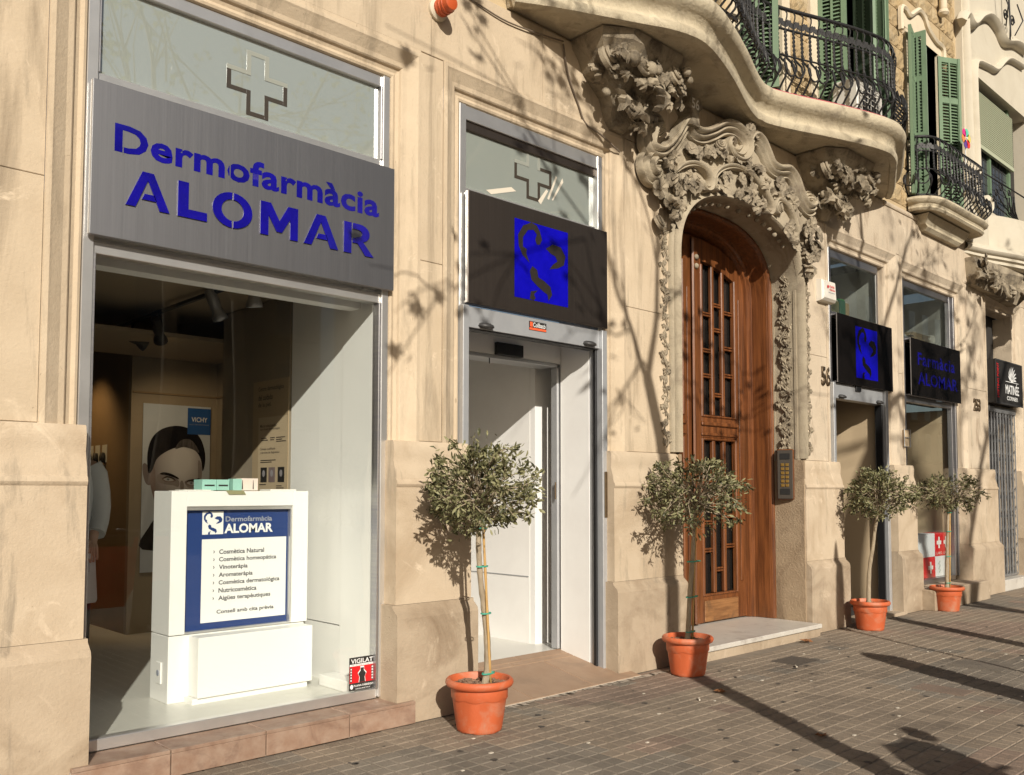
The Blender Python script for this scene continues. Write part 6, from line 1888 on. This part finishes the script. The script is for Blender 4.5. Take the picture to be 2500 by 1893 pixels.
def potted(label, loc, seed, rz, pot_s, trunk, crown_z, rx, rzz, nleaf, stake=True):
    t = thing('potted_olive_tree', label, 'potted tree', loc, 'potted olive trees along the facade')
    def ch(name, me, scale=1.0, rot=0.0):
        o = bpy.data.objects.new(name, me); COL.objects.link(o); o.parent = t
        o.scale = (scale,) * 3; o.rotation_euler = (0, 0, rot); return o
    ch('pot', POT, pot_s, rz); ch('soil', SOIL, pot_s)
    ch('bark_chips', CHIPS, pot_s, rz)['kind'] = 'stuff'
    tp = spline([(x, y, z) for x, y, z in trunk], 5)
    n = len(tp)
    rr = random.Random(seed)
    m = MB().tube(tp, [.0225 - .008 * i / n + (.004 if i < 2 else 0) + rr.uniform(-.0016, .002) for i in range(n)], 9)
    ch('trunk', m.mesh('trunk', 'bark', True))
    cme, tme = olive(seed, nleaf, rx, rzz, 0)
    top = tp[-1]
    c = ch('crown', cme); c.location = (top.x, top.y, crown_z); c['kind'] = 'stuff'
    c2_ = ch('twigs', tme); c2_.location = (top.x, top.y, crown_z); c2_['kind'] = 'stuff'
    if stake:
        s0 = Vector((trunk[0][0] + .035, trunk[0][1] - .02, .26)); s1 = Vector((trunk[-1][0] + .014, trunk[-1][1] - .016, trunk[-1][2] + .05))
        m = MB().tube([s0.lerp(s1, i / 8) for i in range(9)], [.008 + (.0015 if i % 2 else 0) for i in range(9)], 6)
        ch('stake', m.mesh('stake', 'cane', True))
        for f in (.12, .42, .70, .93):
            p = tp[int(f * (n - 1))]; q = s0.lerp(s1, f)
            mid_ = (Vector(p) + q) / 2; L = (Vector(p) - q).length / 2 + .020
            m = MB()
            m.loft([[(mid_.x + (L) * math.cos(a), mid_.y + .024 * math.sin(a), p.z + dz) for a in [2 * math.pi * k / 14 for k in range(14)]] for dz in (-.0045, .0045)])
            ch('tie', m.mesh('tie', 'green_tie', True))
    return t
potted('olive tree in an orange pot between the large shop window and white entrance', (3.655, -.50, 0), 31, .3, 1.03,
       [(.02, -.02, .25), (.045, -.02, .36), (.05, -.01, .55), (.035, 0, .72), (.01, .0, .86), (-.005, 0, 1.0), (-.012, 0, 1.14), (-.01, 0, 1.28)], 1.43, .39, .335, 3900)
potted('olive tree in an orange pot left of the wooden street door', (5.925, -.40, 0), 47, 1.2, 1.0,
       [(.0, .0, .25), (.01, -.005, .40), (.02, -.01, .6), (.035, -.02, .8), (.045, -.03, 1.0), (.05, -.035, 1.28)], 1.41, .43, .34, 3000)
potted('olive tree in an orange pot in front of the third doorway, under the blue emblem', (9.21, -.355, 0), 53, 2.2, 1.0,
       [(-.03, .0, .25), (-.02, 0, .45), (-.01, -.01, .65), (.03, -.03, .85), (.05, -.05, 1.05), (.09, -.08, 1.26)], 1.40, .38, .29, 3200, False)
potted('olive tree in the rightmost orange pot, before the window with red cartons', (11.33, -.33, 0), 67, 3.0, .98,
       [(.0, .0, .25), (.01, 0, .5), (.015, -.01, .75), (.02, -.02, 1.0), (.025, -.03, 1.26)], 1.39, .42, .26, 2000)

# ------------------------------------------------------------------ fallen leaves and litter
def fallen(x, y, s, rz, label):
    m = MB()
    pts = [(0, -1), (.35, -.5), (1, -.45), (.6, -.05), (.95, .5), (.35, .35), (0, 1), (-.3, .4), (-.9, .55), (-.55, 0), (-1, -.4), (-.35, -.5)]
    vs = [(a * s, b * s, .006 + .018 * abs(math.sin(i * 1.7)) * (s / .05)) for i, (a, b) in enumerate(pts)] + [(0, 0, .004)]
    m.add(vs, [(i, (i + 1) % 12, 12) for i in range(12)])
    o = m.build('fallen_leaf', 'dead_leaf'); o.location = (x, y, .002); o.rotation_euler = (0, 0, rz)
    return tag(o, label, 'leaf', 'dry leaves on the pavement')
fallen(7.97, -.30, .065, .4, 'dry brown leaf on the pavement in front of the marble doorstep')
fallen(5.54, -.96, .055, 1.7, 'dry brown leaf on the pavement beside the pole shadow')
fallen(4.99, -2.0, .04, 2.6, 'small dark dry leaf on the open pavement in the foreground')
rl = random.Random(17)
lt = MB()
for k in range(34):
    x, y = rl.uniform(3.0, 9.0), rl.uniform(-2.7, -.5)
    s = rl.uniform(.006, .014)
    lt.box(x - s, x + s, y - s * .6, y + s * .6, .0, .004)
tag(lt.build('litter', 'litter_pale'), 'tiny pale scraps scattered over the pavement', 'litter', kind='stuff')
for x, y, lab in ((6.80, -.84, 'cigarette end beside the dark inspection cover'), (5.25, -.97, 'pale cigarette end left of the dry leaf by the pole shadow')):
    o = MB().tube([(-.03, 0, .008), (.0, .004, .008), (.03, 0, .008)], .006, 6).build('cigarette_end', 'litter_pale')
    o.location = (x, y, 0); o.rotation_euler = (0, 0, .7)
    tag(o, lab, 'litter')

# ------------------------------------------------------------------ street things beside the camera; the photograph shows their shadows
KX, KZ = .55, .555
def street_tree(label, y0, base_x, trunk_r, limbs, leaves, seed):
    """limbs are given as their shadows on the facade: lists of (x, z) with a radius"""
    r = random.Random(seed)
    t = thing('street_tree', label, 'tree', (base_x, y0, 0), 'street trees at the kerb')
    def up(x, z, dy=0.0):
        d = -(y0 + dy)
        return Vector((x - KX * d, y0 + dy, z + KZ * d))
    first = True
    lv, tws, tip_pts = MB(), MB(), []
    for k, (path, r0, r1, dy) in enumerate(limbs):
        pts = spline([up(x, z, dy * i / max(1, len(path) - 1)) for i, (x, z) in enumerate(path)], 5)
        if k == 0:
            pts = [Vector((base_x, y0, -.02)), Vector((base_x, y0, .5)).lerp(pts[0], .3)] + pts
        n = len(pts)
        MB().tube(pts, [r0 + (r1 - r0) * i / n for i in range(n)], 8).build('trunk' if k == 0 else 'branch', 'bark_street', t, True)
        if k > 0:
            for _ in range(5):
                i0 = r.randrange(n // 3, n - 1)
                b0 = pts[i0]
                dv = (pts[min(i0 + 2, n - 1)] - pts[i0 - 1]).normalized() + Vector((r.gauss(0, .5), r.gauss(0, .35), r.gauss(.1, .5)))
                L_ = r.uniform(.35, .9)
                tws.tube([b0, b0 + dv * L_ * .5 + Vector((r.gauss(0, .04), 0, r.gauss(0, .04))), b0 + dv * L_ + Vector((r.gauss(0, .08), 0, r.gauss(0, .08)))], [r1 * .8 + .005, .006, .004], 5)
                tip_pts.append(b0 + dv * L_ * r.uniform(.5, 1))
            for _ in range(leaves[k] if k < len(leaves) else 6):
                p = (tip_pts[-1 - r.randrange(min(5, len(tip_pts)))] if r.random() < .5 else pts[r.randrange(n // 3, n)]) + Vector((r.gauss(0, .09), r.gauss(0, .14), r.gauss(-.03, .09)))
                s = r.uniform(.04, .075)
                q = Matrix.Rotation(r.uniform(0, 6.28), 4, 'Z') @ Matrix.Rotation(r.uniform(-1.2, 1.2), 4, 'X')
                star = [(0, -1), (.35, -.5), (1, -.45), (.6, -.05), (.95, .5), (.35, .35), (0, 1), (-.3, .4), (-.9, .55), (-.55, 0), (-1, -.4), (-.35, -.5)]
                lv.add([p + q @ Vector((a * s, b * s, .15 * s * math.sin(i))) for i, (a, b) in enumerate(star)] + [p], [(i, (i + 1) % 12, 12) for i in range(12)])
    me = bpy.data.meshes.new('crown'); me.from_pydata(lv.v, [], lv.f); me.materials.append(MATS['plane_leaf'])
    c = bpy.data.objects.new('crown', me); link(c, t)['kind'] = 'stuff'
    tws.build('twigs', 'bark_street', t, True)['kind'] = 'stuff'
    return t
y1 = -4.3
street_tree('slim street tree whose forked shadow climbs the wall left of the carved doorway', y1, 6.19 - KX * 4.3 - .25, .075,
    [([(6.19, -.2), (6.20, .6), (6.18, 1.2), (6.15, 1.76), (6.05, 2.1), (5.96, 2.36)], .085, .062, 0),
     ([(5.96, 2.36), (5.87, 2.48), (5.75, 2.75), (5.6, 3.0), (5.45, 3.5), (5.2, 4.1)], .036, .010, .3),
     ([(5.96, 2.36), (6.02, 2.6), (6.08, 2.85), (6.10, 3.2), (6.10, 3.6), (6.02, 3.95), (5.8, 4.3), (5.4, 4.6)], .036, .010, -.3),
     ([(6.10, 3.3), (5.95, 3.8), (5.6, 4.2), (5.2, 4.5), (4.9, 4.75)], .014, .006, .5),
     ([(5.75, 2.75), (5.55, 2.7), (5.35, 2.95), (5.2, 3.4)], .013, .005, -.3),
     ([(6.02, 3.95), (6.3, 4.3), (6.6, 4.55)], .012, .005, .2),
     ([(5.45, 3.5), (4.9, 3.9), (4.4, 4.3), (3.9, 4.7)], .014, .005, .8),
     ([(5.2, 3.4), (4.6, 3.2), (4.0, 2.9), (3.7, 2.7)], .010, .004, .9),
     ([(6.08, 2.85), (6.35, 3.1), (6.9, 3.3), (7.6, 3.2), (8.2, 2.9)], .012, .005, .8),
     ([(6.1, 3.2), (6.8, 2.9), (7.6, 2.6), (8.2, 2.3)], .012, .005, 1.0),
     ([(5.87, 2.48), (5.6, 2.2), (5.45, 2.1)], .012, .004, .3)],
    [0, 14, 16, 18, 12, 10, 22, 16, 24, 24, 10], 5)
y2 = -4.6
street_tree('thicker street tree whose shadow crosses the pavement to the third doorway', y2, 10.3 - KX * 4.6, .10,
    [([(10.3, -.2), (10.3, .8), (10.4, 1.6), (10.6, 2.4), (10.5, 3.2)], .11, .08, 0),
     ([(10.5, 3.2), (10.1, 3.8), (9.95, 4.5), (9.9, 5.2)], .05, .02, .3),
     ([(10.6, 2.4), (10.95, 2.6), (11.25, 2.35), (11.6, 2.9), (12.0, 3.6)], .045, .01, -.3),
     ([(10.5, 3.2), (10.9, 4.0), (11.3, 4.6), (11.8, 4.9)], .03, .008, .4),
     ([(10.1, 3.8), (9.4, 4.2), (8.9, 4.6)], .02, .006, .4),
     ([(11.6, 2.9), (12.3, 3.2), (13.0, 3.5), (13.6, 4.0)], .014, .005, .4),
     ([(10.9, 4.0), (11.6, 4.3), (12.4, 4.5)], .014, .005, -.4)],
    [0, 8, 10, 14, 10, 12, 12], 8)
y3 = -4.45
# leafy trees further along the kerb, mirrored in the high panes
street_tree('spreading street tree at the kerb, mirrored in the frosted pane above the steel sign', -9.5, 7.1, .16,
    [([(12.4, -4.8), (12.5, -3.6), (12.5, -2.4), (12.4, -.6)], .17, .10, 0),
     ([(12.4, -.6), (11.8, .8), (11.2, 2.0), (10.4, 3.0), (9.8, 4.2)], .09, .012, -1.5), ([(12.4, -.6), (13.0, .9), (13.8, 2.2), (14.6, 3.4), (15.4, 4.4)], .09, .012, 1.0),
     ([(12.4, -.6), (12.6, 1.2), (12.4, 2.6), (12.7, 4.4)], .08, .012, 1.4), ([(11.8, .8), (12.1, 2.0), (11.8, 3.4), (11.9, 4.6)], .04, .008, -1.0),
     ([(13.0, .9), (12.9, 2.4), (13.4, 3.6), (13.5, 4.6)], .04, .008, -1.4), ([(11.2, 2.0), (10.4, 2.2), (9.6, 2.9), (8.9, 3.4)], .03, .006, 1.0), ([(13.8, 2.2), (14.6, 2.4), (15.5, 3.0), (16, 3.6)], .03, .006, -1.0),
     ([(12.4, 2.6), (11.6, 3.4), (11.0, 4.3)], .022, .006, -1.0), ([(12.4, 2.6), (13.2, 3.2), (14.0, 4.2)], .022, .006, 1.0), ([(10.4, 3.0), (9.9, 3.2), (9.3, 4.0)], .02, .005, .5)],
    [0, 60, 60, 60, 60, 60, 60, 40, 50, 50, 40], 12)
# parking meter, folded parasol, open parasol, road sign
t = thing('parking_meter', 'round-topped parking meter whose broad shadow lies across the right of the pavement', 'parking meter', (6.34, -3.7, 0))
m = MB()
hw = .13
m.loft([[(6.34 - hw, -3.76, z), (6.34 + hw, -3.76, z), (6.34 + hw, -3.62, z), (6.34 - hw, -3.62, z)] for z in (0, .4, 1.0, 1.30)] + [[(6.34 - hw * c_, -3.76, z), (6.34 + hw * c_, -3.76, z), (6.34 + hw * c_, -3.62, z), (6.34 - hw * c_, -3.62, z)] for z, c_ in ((1.38, .95), (1.44, .8), (1.49, .5), (1.51, .15))], cap=True)
m.build('column', 'alu_grey', t, True, 40)
MB().rbox(6.26, 6.42, -3.775, -3.761, 1.0, 1.3, .005).build('display', 'print_black', t)
t = thing('folded_parasol', 'folded parasol on a thin pole whose pointed shadow falls beside the third pot', 'parasol', (9.12 - KX * 3.9, -3.9, 0))
xb = 9.12 - KX * 3.9
MB().tube([(xb, -3.9, 0), (xb, -3.9, 2.2)], .018, 8).build('pole', 'galvanised', t)
MB().lathe([(.02, 2.0), (.075, 2.08), (.085, 2.3), (.075, 2.6), (.05, 2.85), (.02, 3.0), (.0, 3.05)], 10, (xb, -3.9, 0)).build('folded_canopy', 'canvas_green', t, True)
MB().lathe([(.25, 0), (.25, .05), (.05, .07), (.04, .12)], 20, (xb, -3.9, 0)).build('foot', 'iron_light', t, True, 40)
t = thing('scooter', 'parked motor scooter with mirrors, its shadow spreading over the lower right pavement', 'scooter', (3.5, -4.67, 0))
def sx(x): return x
m = MB().loft([[(4.05 + dx * s_, -4.05 + dy * s_ * .6, z) for dx, dy in ((-.3, -.2), (.3, -.2), (.34, .2), (-.3, .2))] for z, s_ in ((.25, .8), (.5, 1.1), (.78, 1.15), (.86, .9))], cap=True)
m.build('body', 'petal_red', t, True, 40)
m = MB().loft([[(4.62 + .14 * k * .1 + w_ * u, -4.05 - .03 * k, .3 + k * .16) for u in (-1, -.5, .5, 1)] for k, w_ in enumerate((.10, .18, .22, .22, .18))], closed=False)
m.build('leg_shield', 'petal_red', t, True)
m = MB().loft([[(4.62 + w_ * u, -4.10 - .02 * k - .05 * (1 - u * u), .95 + k * .11) for u in (-1, -.6, 0, .6, 1)] for k, w_ in enumerate((.22, .25, .26, .22, .12))], closed=False)
m.build('windscreen', 'iron_light', t, True)
for x in (3.62, 4.72):
    m = MB()
    m.tube([(x + .2 * math.cos(a), -4.05, .24 + .2 * math.sin(a)) for a in [2 * math.pi * k / 20 for k in range(21)]], .045, 8)
    m.lathe([(.16, -.03), (.16, .03), (.0, .03)], 16, (x, -4.05, .24), 'y')
    m.build('wheel', 'rubber', t, True, 50)
MB().tube([(4.30, -4.15, 1.02), (4.62, -4.08, 1.0), (4.94, -4.15, 1.02)], .016, 6).build('handlebar', 'galvanised', t, True)
for s_ in (-1, 1):
    xx = 4.62 + s_ * .34
    m = MB().tube([(4.62 + s_ * .2, -4.1, 1.02), (xx - s_ * .04, -4.08, 1.22)], .008, 6)
    m.lathe([(.0, -.012), (.075, -.01), (.08, .0), (.075, .01), (.0, .012)], 16, (xx, -4.08, 1.30), 'y')
    m.build('mirror', 'iron', t, True, 50)
MB().rbox(3.75, 4.35, -4.2, -3.9, .87, .96, .03).build('seat', 'rubber', t)

for ch in list(t.children):
    ch.data.transform(Matrix.Translation((-.78, -.62, 0)))
